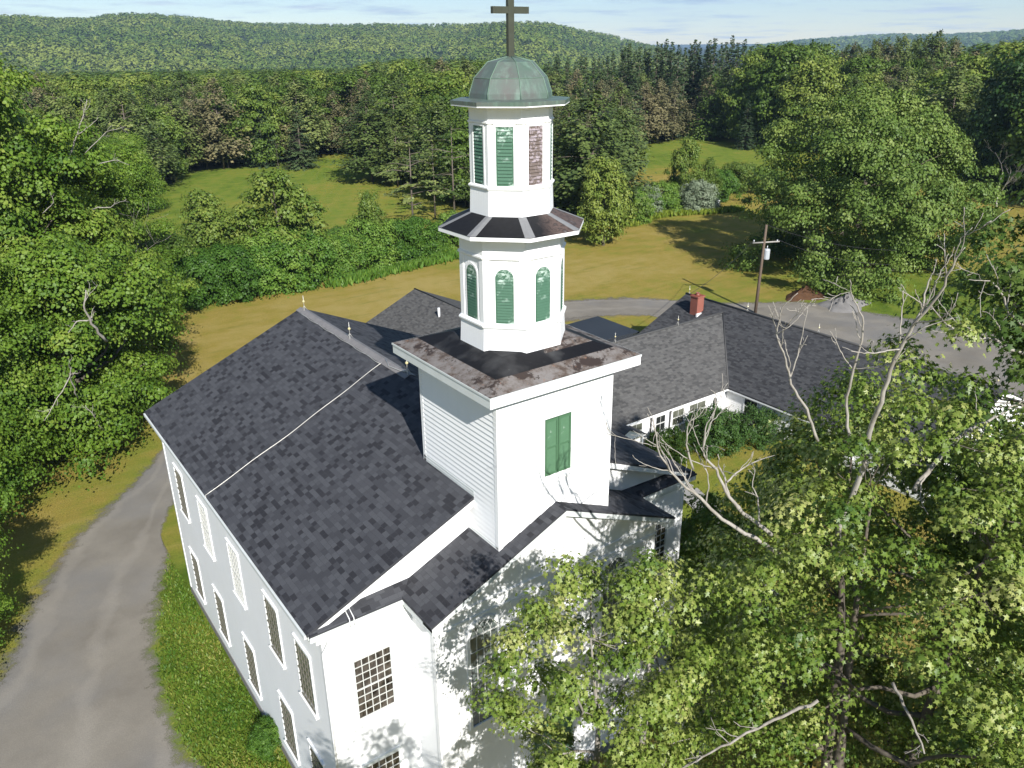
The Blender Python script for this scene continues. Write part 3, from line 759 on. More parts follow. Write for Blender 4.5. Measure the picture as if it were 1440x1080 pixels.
# chimney
ch = MB(); cx0, cy0 = 31.05, 21.6
ch.box(cx0-.33, cx0+.33, cy0-.33, cy0+.33, 4.0, 5.55); ch.box(cx0-.38, cx0+.38, cy0-.38, cy0+.38, 5.551, 5.65)
chim = hp(ch, 'chimney', BRICK)
ch = MB(); ch.lathe([(.14, 5.65), (.14, 5.85), (.10, 5.85), (.10, 5.66)], cx0, cy0, 10); ch.build('chimney_flue', BRICK, chim)
ch = MB(); ch.box(cx0-.42, cx0+.42, cy0-.45, cy0-.332, 4.0, 4.42); ch.build('chimney_flashing', WHITE_TRIM, chim)
for (x, y, z) in ((HXR, 23.6, HR), (HXR, 18.2, HR), (HXR, 12.5, HR), (HXR, 6.8, HR), (HXR, 1.4, HR), (21.5, CYR, CR), (27.2, CYR, CR)):
    o = link('lightning_rod', ROD, parent=roofh); o.location = (x, y, z+.05)
# connector windows, oval window, porch gable
f2, p2, m2 = win_meshes(.95, 1.0, 2, 2, .03, .04, .07)
HWF, HWP, HWM = f2.data('hall_window', WHITE_TRIM), p2.data('hall_pane', GLASS_CURTAIN), m2.data('hall_muntins', MUNTIN)
HWPD = p2.data('hall_pane_dark', GLASS_DARK)
def hall_window(x, y, z, rz, dark=False, sx=1.):
    o = link('window', HWF, parent=hall); o.location = Vector((x, y, z))-hall.location; o.rotation_euler = (0, 0, rz); o.scale = (sx, 1, 1)
    link('pane', HWPD if dark else HWP, parent=o); link('muntins', HWM, parent=o)
for x, dk, sx in ((16.5, True, .7), (18.6, False, 1), (20.6, True, .8), (22.1, False, 1), (23.8, False, 1.5)): hall_window(x, CY0+.325, .72, 0, dk, sx)
for y in (12.6, 9.0, 6.0, 3.2): hall_window(HX0+.265, y, .85, -math.pi/2, True)
mb = MB(); n = 18
for i in range(n):
    a0, a1 = 2*math.pi*i/n, 2*math.pi*(i+1)/n
    mb.face([(25.4+.26*math.cos(a), CY0+.3, 1.35+.36*math.sin(a)) if q else (25.4+.2*math.cos(a), CY0+.3, 1.35+.29*math.sin(a)) for a, q in ((a0, 1), (a1, 1), (a1, 0), (a0, 0))][::-1])
ov = hp(mb, 'oval_window', WHITE_TRIM)
mb = MB(); mb.face([(25.4+.2*math.cos(2*math.pi*i/n), CY0+.31, 1.35+.29*math.sin(2*math.pi*i/n)) for i in range(n)]); mb.build('pane', GLASS_DARK, ov)
mb = MB()
mb.extr([(15.5, CY0-1.0, 1.75), (18.0, CY0-1.0, 1.75), (16.75, CY0-1.0, 2.35)], (0, .06, 0))
for x in (15.65, 17.85): mb.box(x-.06, x+.06, CY0-1.0, CY0-.88, 0, 1.75)
pg = hp(mb, 'porch_gable', WHITE_TRIM)
mb = MB(); mb.slab([(15.35, CY0-1.1, 1.76), (16.75, CY0-1.1, 2.46), (16.75, CY0+1.3, 2.46), (15.35, CY0+1.3, 1.76)], .05, (0, 1, 0)); mb.slab([(16.75, CY0-1.1, 2.46), (18.15, CY0-1.1, 1.76), (18.15, CY0+1.3, 1.76), (16.75, CY0+1.3, 2.46)], .05, (0, 1, 0)); mb.build('porch_roof', SHINGLE_GREY, pg)
mb = MB(); mb.tube([(19.75, CY0+.2, HE-.2), (19.75, CY0+.28, 0)], .045, 6); mb.tube([(21.35, CY0+.2, HE-.2), (21.35, CY0+.28, 0)], .045, 6); mb.tube([(18.15, CY0-.0, 1.7), (18.15, CY0-.0, 0)], .04, 6)
hp(mb, 'downspout', m_plain('dark_downspout', (.08, .075, .07), .6))
# rear wing
rear = empty('rear_wing', (17, 30, 0), 'grey gabled rear wing behind the church with a white vent pipe on its roof', 'building')
def rp(mb, name, mats):
    o = mb.build(name, mats, rear); o.location = -rear.location; return o
mb = MB(); mb.box(11.8, 22.2, 25.01, 37.4, -.2, 2.45); mb.extr([(11.8, 37.3, 2.45), (22.2, 37.3, 2.45), (17, 37.3, 4.85)], (0, .1, 0)); rp(mb, 'wing_wall', WHITE)
mb = MB(); mb.slab([(11.4, 37.7, 2.5), (11.4, 25.31, 2.5), (17, 20.2, 4.95), (17, 37.7, 4.95)], .1, (0, 1, 0)); mb.slab([(22.6, 25.31, 2.5), (22.6, 37.7, 2.5), (17, 37.7, 4.95), (17, 20.2, 4.95)], .1, (0, 1, 0)); rp(mb, 'wing_roof', SHINGLE_GREY)
mb = MB(); mb.tube([(17, 20.5, 4.96), (17, 37.75, 4.96)], .05, 6); rp(mb, 'ridge_cap', m_plain('wing_ridge', (.05, .05, .05), .8))
vp = at(633, 436, 48.5); mb = MB(); mb.tube([(15.75, 32.0, 4.2), (15.75, 32.0, 5.05)], .09, 8); rp(mb, 'vent_pipe', WHITE_PVC)
shed = empty('flat_roof_shed', (26, 27, 0), 'small flat roofed shed with black membrane between the wings', 'shed')
mb = MB(); mb.box(22.75, 28.5, 25.35, 29.3, -.2, 2.4); o = mb.build('shed_wall', WHITE, shed); o.location = -shed.location
mb = MB(); mb.slab([(22.65, 25.33, 2.42), (28.72, 24.9, 2.5), (28.72, 29.55, 2.5), (22.65, 29.55, 2.42)], .12); o = mb.build('shed_roof', MEMBRANE, shed); o.location = -shed.location

# ================================================================== utility pole, wires, small things
b = ground(1062, 440); base = Vector((b[0], b[1], 0)); hd = math.hypot(b[0]-CAM[0], b[1]-CAM[1]); top = at(1078, 316, hd)
pole = empty('utility_pole', base, 'leaning brown utility pole with a grey transformer behind the hall', 'utility pole')
mb = MB(); mb.tube([(0, 0, -.3), tuple((top-base)*.5), tuple(top-base)], [.14, .125, .10], 8); mb.build('pole', POLE_WOOD, pole)
ax = Vector((AX[0], AX[1], 0)); pt = (top-base)
mb = MB(); ca = pt*.80; mb.tube([tuple(ca-ax*1.0), tuple(ca+ax*1.3+Vector((0, 0, .12)))], .07, 6); mb.build('crossarm', GREY_WOOD, pole)
mb = MB(); tc = pt*.68+ax*.33; mb.lathe([(.001, tc.z-.5), (.24, tc.z-.48), (.27, tc.z-.4), (.27, tc.z+.35), (.24, tc.z+.42), (.001, tc.z+.45)], tc.x, tc.y, 12)
mb.tube([(tc.x, tc.y, tc.z+.42), (tc.x, tc.y, tc.z+.7)], .04, 6); mb.build('transformer', GALV, pole)
mb = MB()
for t_ in (-.9, 0, 1.1): p_ = ca+ax*t_+Vector((0, 0, .08)); mb.tube([tuple(p_), tuple(p_+Vector((0, 0, .2)))], .05, 6)
mb.build('insulator', GALV, pole)
def wire(a, b, sag, name, label, r=.018):
    mb = MB(); a = Vector(a); b = Vector(b)
    mb.tube([tuple(a.lerp(b, i/24)-Vector((0, 0, sag*4*(i/24)*(1-i/24)))) for i in range(25)], r, 4, False)
    tag(mb.build(name, WIRE), label, 'wire', 'overhead wires at the pole')
wb = base+ca
wire(wb+ax*1.1+Vector((0, 0, .3)), at(1252, 372, 74), .5, 'overhead_wire', 'lower wire running right from the crossarm to the big tree')
wire(top, at(1260, 352, 78), .5, 'overhead_wire', 'upper wire running right from the tip of the pole')
wire(wb+ax*-.9+Vector((0, 0, .3)), (HXR, 23.9, HR-.2), .4, 'overhead_wire', 'service wire dropping left from the pole to the hall')
def mound(name, px, py, rx, ry, h, mat, label, cat, seed):
    rs = np.random.default_rng(seed); x, y = ground(px, py); mb = MB(); rings = 9; n = 26; V = []
    for i in range(rings+1):
        t = i/rings
        for k in range(n):
            a = 2*math.pi*k/n; w_ = 1+.16*math.sin(3*a+seed)+.1*math.sin(5*a+2*seed)
            rr = t*w_; z = h*max(0, (1-t)**1.1)*(1+.22*rs.standard_normal()*(0 if i == rings else 1))
            V.append((rx*rr*math.cos(a), ry*rr*math.sin(a), max(z, -.05) if i < rings else -.06))
    mb.v = V
    for i in range(rings):
        for k in range(n):
            mb.f.append((i*n+k, (i+1)*n+k, (i+1)*n+(k+1) % n, i*n+(k+1) % n)); mb.uv.append(None); mb.mi.append(0); mb.smooth.append(True)
    o = mb.build(name, mat); o.location = (x, y, 0); tag(o, label, cat)
mound('gravel_pile', 1188, 430, 2.7, 1.8, .95, m_plain('pile_gravel', (.19, .18, .17), .95, .1, 0., .35, 2), 'pale grey pile of gravel at the far edge of the lot', 'gravel pile', 2)
mound('mulch_pile', 1132, 416, 2.4, 1.6, .9, m_plain('mulch', (.085, .045, .025), .95, .1, 0., .4, 3), 'dark brown mulch pile under the big spreading tree', 'mulch pile', 5)
hx, hy = ground(1006, 292)
mb = MB()
for z0, z1, d_ in ((0, .12, .34), (.12, .58, .4), (.585, .98, .38), (.985, 1.06, .44)): mb.box(-d_, d_, -d_, d_, z0, z1)
o = mb.build('hive_box', WHITE_PVC); o.location = (hx, hy, 0); tag(o, 'small white stacked box at the edge of the tall grass', 'box')
# ================================================================== ground
def smooth(a, b, x): t = np.clip((x-a)/(b-a), 0, 1); return t*t*(3-2*t)
def axis(lo, hi, step, far):
    a = list(np.arange(lo, hi+step, step)); s = step; v = a[-1]
    while v < far: s *= 1.22; v += s; a.append(v)
    s = step; v = a[0]; pre = []
    while v > -far: s *= 1.22; v -= s; pre.append(v)
    return np.array(pre[::-1]+a)
gx, gy = axis(-40, 230, 2., 9000), axis(-30, 220, 2., 9000)
X, Y = np.meshgrid(gx, gy)
rr = np.hypot(X-CAM[0], Y-CAM[1])
def terrain(x, y):
    r = np.hypot(x-CAM[0], y-CAM[1])
    return -26*smooth(430, 900, r)+.0*r
Z = terrain(X, Y)
dry = np.full(X.shape, .71)
def spot(px, py, rad, val, stretch=1.):
    x, y = ground(px, py); d2 = ((X-x)**2+(Y-y)**2)/rad**2
    k = np.exp(-d2*1.2); dry[:] = dry*(1-k)+val*k
# greener hollows and drier rises as seen in the grass
for s in ((330, 280, 36, .34), (480, 240, 40, .34), (260, 330, 26, .42), (430, 290, 36, .36), (560, 280, 24, .42), (240, 255, 22, .30), (560, 265, 26, .48), (620, 300, 22, .55),
          (930, 215, 28, .34), (990, 205, 28, .4), (930, 235, 18, .28), (1030, 235, 20, .36), (960, 252, 14, .78), (1020, 262, 14, .8),
          (820, 400, 7, .5), (850, 412, 5, .42), (760, 395, 8, .62), (620, 380, 9, .62), (380, 425, 6, .56), (290, 440, 6, .52), (520, 400, 7, .6), (900, 350, 9, .74),
          (1330, 420, 13, .18), (1270, 440, 10, .3), (1400, 440, 12, .25), (1000, 420, 6, .55), (950, 300, 8, .85), (1000, 300, 10, .7), (1370, 340, 14, .72),
          (500, 425, 7, .95), (600, 400, 6, .95), (420, 440, 6, .92), (270, 480, 8, .9), (740, 400, 7, .9), (860, 380, 9, .9), (245, 800, 2.2, .25), (300, 900, 4.5, .12), (330, 980, 4.5, .16), (270, 850, 3.5, .2), (380, 1060, 4.5, .3), (240, 900, 1.6, .5), (230, 780, 1.6, .62),
          (130, 730, 2.8, .3), (175, 680, 3, .26), (70, 720, 4, .75), (30, 830, 2.5, .55), (195, 640, 1.6, .45), (60, 660, 7, .6),
          (980, 640, 4, .35), (1040, 650, 6, .62), (975, 860, 3, .72), (1000, 760, 4, .45)): spot(*s)
wood = np.zeros(X.shape)
nv = X.size; ny_, nx_ = X.shape
me = bpy.data.meshes.new('ground')
idx = np.arange(nv).reshape(ny_, nx_)
q = np.stack([idx[:-1, :-1], idx[:-1, 1:], idx[1:, 1:], idx[1:, :-1]], -1).reshape(-1, 4)
def np_mesh(me, co, loops, starts):
    me.vertices.add(len(co)); me.vertices.foreach_set('co', np.ascontiguousarray(co, dtype=np.float32).ravel())
    me.loops.add(len(loops)); me.loops.foreach_set('vertex_index', np.ascontiguousarray(loops, dtype=np.int32))
    me.polygons.add(len(starts)); me.polygons.foreach_set('loop_start', np.ascontiguousarray(starts, dtype=np.int32))
    me.update(calc_edges=True)
np_mesh(me, np.stack([X, Y, Z], -1).reshape(-1, 3), q.ravel(), np.arange(len(q))*4)
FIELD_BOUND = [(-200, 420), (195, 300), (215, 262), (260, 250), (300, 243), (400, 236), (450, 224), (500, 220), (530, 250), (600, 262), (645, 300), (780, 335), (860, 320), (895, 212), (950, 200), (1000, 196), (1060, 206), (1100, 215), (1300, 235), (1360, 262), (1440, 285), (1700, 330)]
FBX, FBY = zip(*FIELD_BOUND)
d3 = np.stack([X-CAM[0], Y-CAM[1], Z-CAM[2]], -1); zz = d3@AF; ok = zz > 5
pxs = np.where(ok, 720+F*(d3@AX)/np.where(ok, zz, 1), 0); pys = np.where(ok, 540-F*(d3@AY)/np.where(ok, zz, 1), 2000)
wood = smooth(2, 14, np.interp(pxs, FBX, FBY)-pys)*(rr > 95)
for nm, arr in (('dry', dry), ('wood', wood)):
    at_ = me.attributes.new(nm, 'FLOAT', 'POINT'); at_.data.foreach_set('value', arr.astype(np.float32).ravel())
me.materials.append(LAWN); tag(link('ground', me), kind='structure')

def ribbon(name, Lp, Rp, z, mat, per=2.0, across=14, kind='structure'):
    """gravel sheet between two edge lines, with its distance from the edge stored for the ragged border"""
    Lp = [Vector((*p, 0)) for p in Lp]; Rp = [Vector((*p, 0)) for p in Rp]
    def cr(P, t):
        i = min(int(t), len(P)-2); u = t-i; p0, p1, p2, p3 = P[max(i-1, 0)], P[i], P[i+1], P[min(i+2, len(P)-1)]
        return .5*((2*p1)+(p2-p0)*u+(2*p0-5*p1+4*p2-p3)*u*u+(3*p1-p0-3*p2+p3)*u**3)
    ns = (len(Lp)-1)*10+1; co = []; ed = []; ln = []
    for i in range(ns):
        t = (len(Lp)-1)*i/(ns-1); a, b2 = cr(Lp, t), cr(Rp, t); w_ = (b2-a).length
        a2, b3 = a+(a-b2)/w_*.7, b2+(b2-a)/w_*.7
        for k in range(across+1):
            v = k/across; p = a2.lerp(b3, v); co.append((p.x, p.y, z)); ed.append(min(v, 1-v)*(w_+1.4)-.25); ln.append(v)
    n1 = across+1; qq = []
    for i in range(ns-1):
        for k in range(across): qq += [i*n1+k, i*n1+k+1, (i+1)*n1+k+1, (i+1)*n1+k]
    me = bpy.data.meshes.new(name); np_mesh(me, np.array(co), qq, np.arange(len(qq)//4)*4)
    for nm, arr in (('edge', ed), ('lane', ln)):
        a_ = me.attributes.new(nm, 'FLOAT', 'POINT'); a_.data.foreach_set('value', np.array(arr, dtype=np.float32))
    me.materials.append(mat); o = link(name, me); o['kind'] = kind; return o
g = ground
ribbon('driveway', [(-30, -8), (-22, 4), g(-70, 1010), g(0, 945), g(45, 850), g(110, 752), g(165, 702), g(212, 652), (-3.2, 33), (1, 37), (8, 39.5), (17, 42), (26, 42.5), (35, 39)],
       [(-15, -14), (-11.5, -4), g(330, 1180), g(255, 1050), g(222, 960), g(216, 890), g(224, 830), g(236, 780), (-6.4, 22.5), (-4.2, 26), (1, 30), (9, 34.5), (17, 38.6), (26, 37.6), (33.5, 34.5)][1:], .008, GRAVEL)
ribbon('gravel_lot', [g(770, 425), g(830, 421), g(900, 419), g(1000, 426), g(1080, 425), g(1150, 426), g(1215, 438), g(1300, 452), g(1400, 470), g(1520, 500), g(1700, 560)],
       [(29, 37), (33, 35.5), g(905, 444), (38.5, 30), (40, 26), (40, 20), (40, 14), (40, 8), (41, 2), (40, -6), (36, -14)], .012, GRAVEL)
def walk(name, pts, wdt, label=None):
    mb = MB(); P = [Vector((*p, 0)) for p in pts]
    for a, b2 in zip(P[:-1], P[1:]):
        d = (b2-a); n = int(d.length/1.5)+1; d.normalize(); s = Vector((-d.y, d.x, 0))*wdt/2
        for i in range(n):
            p0 = a.lerp(b2, i/n)+d*.012; p1 = a.lerp(b2, (i+1)/n)-d*.012
            mb.prism([(p.x, p.y) for p in (p0-s, p1-s, p1+s, p0+s)], -.05, .03+.003*((i*7) % 3))
    o = mb.build(name, CONCRETE); o['kind'] = 'structure'
walk('walkway', [(0, -2.4), (0, -30)], 1.8)
walk('side_walkway', [(1.0, -4.2), (6.6, -1.7), (10.5, -1.2), (13.5, 1.0), (16, 4.5), (17.6, 9.5), (17.2, 13.2)], 1.3)

# distant hills: one height field, with its woods as a mass
def hill_profile(px):
    xs = [-900, -300, -100, 0, 100, 190, 300, 400, 500, 560, 650, 770, 830, 870, 900, 930, 960]
    ys = [40, 34, 33, 36, 39, 36, 31, 35, 40, 42, 43, 46, 53, 63, 70, 80, 95]
    return np.interp(px, xs, ys)
def hill_profile2(px):
    xs = [900, 960, 1020, 1060, 1120, 1190, 1240, 1330, 1390, 1440, 1540, 1900, 2400]
    ys = [90, 74, 66, 62, 58, 55, 57, 55, 50, 45, 40, 30, 40]
    return np.interp(px, xs, ys)
def hills_mesh(prof, px0, px1, r0, r1, n, m_, name, seed):
    rs = np.random.default_rng(seed)
    px = np.linspace(px0, px1, n); th = np.arctan2((px-720), F*math.cos(PITCH)+0*px)   # heading right of the camera axis
    t = np.linspace(0, 1.25, m_)
    PX_, T = np.meshgrid(px, t); TH = np.meshgrid(th, t)[0]
    Hh = CAM[2]+(61-prof(PX_)-3)/F*r1/np.cos(TH)*np.cos(TH)*1.05
    wob = 1+.12*np.sin(PX_*.011+seed)+.06*np.sin(PX_*.031+1)
    Rr = (r0+(r1*wob-r0)*T)
    shape = np.where(T < 1, np.sin(np.clip(T, 0, 1)*math.pi/2)**1.25, 1-.9*(T-1)*2)
    zb = -30
    bump = 7*np.sin(PX_*.05+T*5)*np.sin(T*9+PX_*.013)*np.clip(T*(1.0-T)*4, 0, 1)
    Zz = zb+(Hh-zb)*shape+bump
    hx = CAM[0]+Rr*np.sin(YAW+TH); hy = CAM[1]+Rr*np.cos(YAW+TH)
    return hx, hy, Zz
def build_grid(name, hx, hy, hz, mat):
    n2, n1 = hx.shape; idx = np.arange(hx.size).reshape(n2, n1)
    q = np.stack([idx[:-1, :-1], idx[:-1, 1:], idx[1:, 1:], idx[1:, :-1]], -1).reshape(-1, 4)
    me = bpy.data.meshes.new(name); np_mesh(me, np.stack([hx, hy, hz], -1).reshape(-1, 3), q.ravel(), np.arange(len(q))*4)
    me.polygons.foreach_set('use_smooth', np.ones(len(q), dtype=bool)); me.materials.append(mat); o = link(name, me); o['kind'] = 'structure'; return o
HILLMAT = m_plain('hill_floor', (.03, .045, .016), .95, .1, 0., .4, .02)
H1 = hills_mesh(hill_profile, -700, 960, 950, 2300, 170, 50, 'hills', 3); build_grid('hills', *H1, HILLMAT)
H2 = hills_mesh(hill_profile2, 900, 2300, 2600, 4600, 130, 36, 'hills', 8); build_grid('far_hills', *H2, HILLMAT)
# ================================================================== vegetation
def leaf_tpl(kind):
    if kind == 'maple':
        h = [(0, 0), (.30, -.04), (.20, .2), (.54, .46), (.17, .52), (0, 1.0)]
        v = [(x, y, -.22*x*x-.12*y*y) for x, y in h] + [(-x, y, -.30*x-.12*y*y) for x, y in h[1:-1]]
        f = [(0, 1, 2, 3, 4, 5), (0, 5, 9, 8, 7, 6)]
    elif kind == 'spray':
        v = [(0, -.1, 0), (.42, .25, -.06), (.30, .75, -.1), (0, 1, -.16), (-.36, .68, -.02), (-.40, .2, .02)]; f = [(0, 1, 2, 3), (0, 3, 4, 5)]
    elif kind == 'needle':
        v = [(0, 0, 0), (.16, .45, .02), (0, 1, -.05), (-.16, .45, .02)]; f = [(0, 1, 2, 3)]
    else:
        v = [(0, -.1, 0), (.45, .4, -.05), (0, 1, -.1), (-.45, .42, 0)]; f = [(0, 1, 2, 3)]
    return np.array(v, float), f
def unit(v): return v/np.maximum(np.linalg.norm(v, axis=-1, keepdims=True), 1e-9)
def leaves_mesh(name, kind, pos, nrm, dirs, size, tint, mat):
    tv, tf = leaf_tpl(kind); n = len(pos); k = len(tv)
    nz = unit(nrm); y = unit(dirs-(dirs*nz).sum(-1, keepdims=True)*nz); x = np.cross(y, nz)
    co = pos[:, None, :]+size[:, None, None]*(tv[None, :, 0, None]*x[:, None]+tv[None, :, 1, None]*y[:, None]+tv[None, :, 2, None]*nz[:, None])
    loops = np.concatenate([np.array(f) for f in tf]); lens = [len(f) for f in tf]
    L = (np.arange(n)[:, None]*k+loops[None]).ravel()
    st0 = np.cumsum([0]+lens[:-1]); S = (np.arange(n)[:, None]*len(loops)+st0[None]).ravel()
    me = bpy.data.meshes.new(name); np_mesh(me, co.reshape(-1, 3), L, S)
    a = me.attributes.new('tint', 'FLOAT', 'FACE'); a.data.foreach_set('value', np.repeat(tint, len(tf)).astype(np.float32))
    me.materials.append(mat); return me
def limb_path(a, b, rs, bow=.15, n=6):
    a = np.array(a, float); b = np.array(b, float); L = np.linalg.norm(b-a); pts = []
    off = rs.standard_normal(3)*L*bow*.5; off[2] = -abs(off[2])-L*bow*.4
    for i in range(n+1):
        t = i/n; p = a*(1-t)+b*t+off*math.sin(math.pi*t)*(1-.3*t)
        if 0 < i < n: p = p+rs.standard_normal(3)*L*.025
        pts.append(p)
    return pts
def broad_tree(name, seed, H, z0, Rc, ncl, lpc, ls, rc, mat, bark, kind='quad', flat=.5, thr=.0, low=.7, lobes=.2, trunk_r=.3, nlimb=9, up=.9, twigs=60, stems=1, top=.62, tint_sd=.16, lean=(0, 0), rho_e=.38):
    rs = np.random.default_rng(seed); ph = rs.uniform(0, 6.28, 8)
    C = []; tries = 0
    while len(C) < ncl and tries < ncl*40:
        tries += 1
        t = rs.uniform(0, 1); th = rs.uniform(0, 2*math.pi)
        tm = .38
        prof = math.sqrt(max(0, 1-((t-tm)/(1-tm))**2))**(2*top) if t > tm else low+(1-low)*(t/tm)
        if rs.uniform() > prof+.12: continue
        lob = 1+lobes*math.sin(2*th+ph[0]+3*t)+lobes*.8*math.sin(3*th-ph[1]-5*t)+lobes*.6*math.sin(5*th+ph[2]+9*t)
        rho = rs.uniform()**rho_e
        r = Rc*prof*lob*rho
        p = np.array([r*math.cos(th)+lean[0]*t, r*math.sin(th)+lean[1]*t, z0+(H-z0)*t*(1+.06*lob*math.sin(4*th+ph[3]))])
        nv_ = math.sin(p[0]*1.1*4/Rc+ph[4])+math.sin(p[1]*1.2*4/Rc+ph[5])+math.sin(p[2]*1.3*5/(H-z0)*1.6+ph[6])
        if nv_ < thr-1.2: continue
        C.append(p)
    C = np.array(C); n = len(C)
    cen = np.array([lean[0]*.4, lean[1]*.4, z0+(H-z0)*.35])
    cnt = np.maximum(3, rs.poisson(lpc, n)); ci = np.repeat(np.arange(n), cnt); N = len(ci)
    crad = rc*rs.uniform(.6, 1.3, n)
    g3 = rs.standard_normal((N, 3))*.55
    off = g3*crad[ci][:, None]*np.array([1, 1, flat])
    # clumps droop a little towards their rim
    off[:, 2] -= .18*(off[:, 0]**2+off[:, 1]**2)/np.maximum(crad[ci], .1)
    pos = C[ci]+off
    outw = unit(pos-cen[None]); o2 = unit(off+1e-6)
    nrm = unit(np.array([0, 0, up*.55])[None]+outw*.4+o2*.95+rs.standard_normal((N, 3))*.36)
    dirs = unit(outw*.6+o2*.8+rs.standard_normal((N, 3))*.5+np.array([0, 0, -.25]))
    size = ls*rs.uniform(.65, 1.3, N)
    tint = np.clip(.45+rs.normal(0, tint_sd, n)[ci]+rs.normal(0, .12, N)+.10*(pos[:, 2]-cen[2])/(H-z0), 0, 1)
    crown = leaves_mesh('crown', kind, pos, nrm, dirs, size, tint, mat)
    mb = MB(); limbs = []
    for s in range(stems):
        bx, by = (0, 0) if stems == 1 else (.5*trunk_r*4*math.cos(s*2.4+ph[7]), .5*trunk_r*4*math.sin(s*2.4+ph[7]))
        tx, ty = (lean[0]*.6, lean[1]*.6) if stems == 1 else (Rc*.35*math.cos(s*2.4+ph[7]), Rc*.35*math.sin(s*2.4+ph[7]))
        tp = [np.array([bx, by, -.25]), np.array([bx*1.1, by*1.1, .5])]+[np.array([bx+(tx-bx)*u+rs.normal()*.06*trunk_r*6, by+(ty-by)*u+rs.normal()*.06*trunk_r*6, H*.86*u]) for u in (.25, .45, .62, .8, 1.)]
        rad = [trunk_r*f for f in (1.35, 1.05, .9, .72, .5, .3, .08)]
        mb.tube(tp, rad, 8); limbs.append((tp[1:], rad[1:]))
    mains = [l for l in limbs]
    for i in range(nlimb):
        tgt = C[rs.integers(n)]*np.array([.92, .92, 1]); tp, rad = mains[i % len(mains)]
        hz = max(z0*.55, min(tgt[2]-1.0-.35*np.hypot(tgt[0], tgt[1]), H*.7)); hz = max(.4, hz)
        zs = np.array([p[2] for p in tp]); a = np.array([np.interp(hz, zs, [p[k] for p in tp]) for k in range(3)]); ra = np.interp(hz, zs, rad)*.6
        pth = limb_path(a, tgt, rs, .18); mb.tube(pth, list(np.linspace(ra, .02, len(pth))), 6); limbs.append((pth, list(np.linspace(ra, .02, len(pth)))))
    allp = np.array([p for l in limbs for p in l[0]]); allr = np.array([r_ for l in limbs for r_ in l[1]])
    for i in range(twigs):
        c = C[rs.integers(n)]; d = np.linalg.norm(allp-c, axis=1)+np.where(allp[:, 2] > c[2]+.2, 3, 0); j = int(np.argmin(d))
        if .3 < d[j] < 1.7: pth = limb_path(allp[j], c, rs, .12, 4); r0 = min(allr[j]*.6, .03+.012*d[j]); mb.tube(pth, list(np.linspace(r0, .008, 5)), 4, False)
    return mb.data('trunk', bark), crown
def conifer(name, seed, H, base, Rb, mat, bark, nwh, per, ls, droop=.25, kind='quad', trunk_r=.2, irregular=.25, conic=1.0, tuft=6, gap=.0, flatness=.2, scat=1.):
    rs = np.random.default_rng(seed); P = []; Nn = []; D = []; mb = MB()
    mb.tube([(0, 0, -.2), (rs.normal()*.08, rs.normal()*.08, H*.5), (rs.normal()*.1, rs.normal()*.1, H*.985)], [trunk_r, trunk_r*.62, .02], 7)
    T = []; SZ = []
    for i in range(nwh):
        u = i/(nwh-1); z = base+(H*.985-base)*u
        nb = max(4, int(per*(1-.3*u)))
        for k in range(nb):
            if rs.uniform() < gap: continue
            th = rs.uniform(0, 6.283)
            Lb = Rb*((1-u)**conic*.96+.05)*(1+irregular*rs.normal())
            if u < .12 and base > .15*H: Lb *= .6+3*u
            Lb = max(.32, Lb); zt = -droop*Lb*(1-.9*u)+rs.normal()*.22
            end = np.array([Lb*math.cos(th), Lb*math.sin(th), z+zt+.25*(Lb*.4 if droop < .1 else 0)])
            st = np.array([0, 0, z])
            if k % 2 == 0 and Lb > .8: mb.tube([st, st*.5+end*.5+np.array([0, 0, .08*Lb]), end], [.03+.012*Lb, .02+.006*Lb, .006], 4, False)
            m_ = max(3, int(tuft*(.35+.65*Lb/Rb)*2))
            t = rs.uniform(.22 if base < .15*H else .4, 1.05, m_)**.75
            pp = st[None]*(1-t[:, None])+end[None]*t[:, None]+rs.standard_normal((m_, 3))*np.array([.16, .16, .16*flatness*2])*max(.5, Lb*.32)*scat
            P.append(pp); od = np.array([math.cos(th), math.sin(th), -droop*.6])
            D.append(unit(od[None]*1.0+rs.standard_normal((m_, 3))*.55)); Nn.append(unit(np.array([0, 0, 1.])+od[None]*.5+rs.standard_normal((m_, 3))*.35))
            SZ.append(np.full(m_, 1-.4*u**1.5))
            T.append(np.full(m_, rs.normal(.45, .14))+rs.normal(0, .1, m_)+.12*(t-.6))
    P, D, Nn, T = map(np.concatenate, (P, D, Nn, T))
    crown = leaves_mesh('crown', kind, P, Nn, D, ls*np.concatenate(SZ)*rs.uniform(.65, 1.3, len(P)), np.clip(T, 0, 1), mat)
    return mb.data('trunk', bark), crown
def dead_tree(seed, H, Rc, bark, levels=4, r0=.14, stems=1):
    rs = np.random.default_rng(seed); mb = MB()
    def grow(p, d, L, r, lv):
        pts = [p]; q = p.copy(); dd = d.copy()
        for i in range(5):
            dd = unit(dd+rs.standard_normal(3)*.13+np.array([0, 0, .05])); q = q+dd*L/5; pts.append(q.copy())
        mb.tube(pts, list(np.linspace(r, r*.35 if lv > 0 else .006, 6)), 6 if lv > 2 else 4, False)
        if lv > 0:
            for k in range(rs.integers(3, 6)):
                i = rs.integers(2, 6); side = unit(rs.standard_normal(3)+np.array([0, 0, .35])); nd = unit(dd*.75+side*.75)
                grow(pts[i], nd, L*rs.uniform(.45, .72), r*(1-.13*i)*.55, lv-1)
    for s in range(stems): grow(np.array([0, 0, -.1]), unit(np.array([rs.normal()*.12*stems, rs.normal()*.12*stems, 1.])), H*.55, r0, levels-1)
    return mb.data('branches', bark)
def with_mat(me, mat):
    m2 = me.copy(); m2.materials.clear(); m2.materials.append(mat); return m2
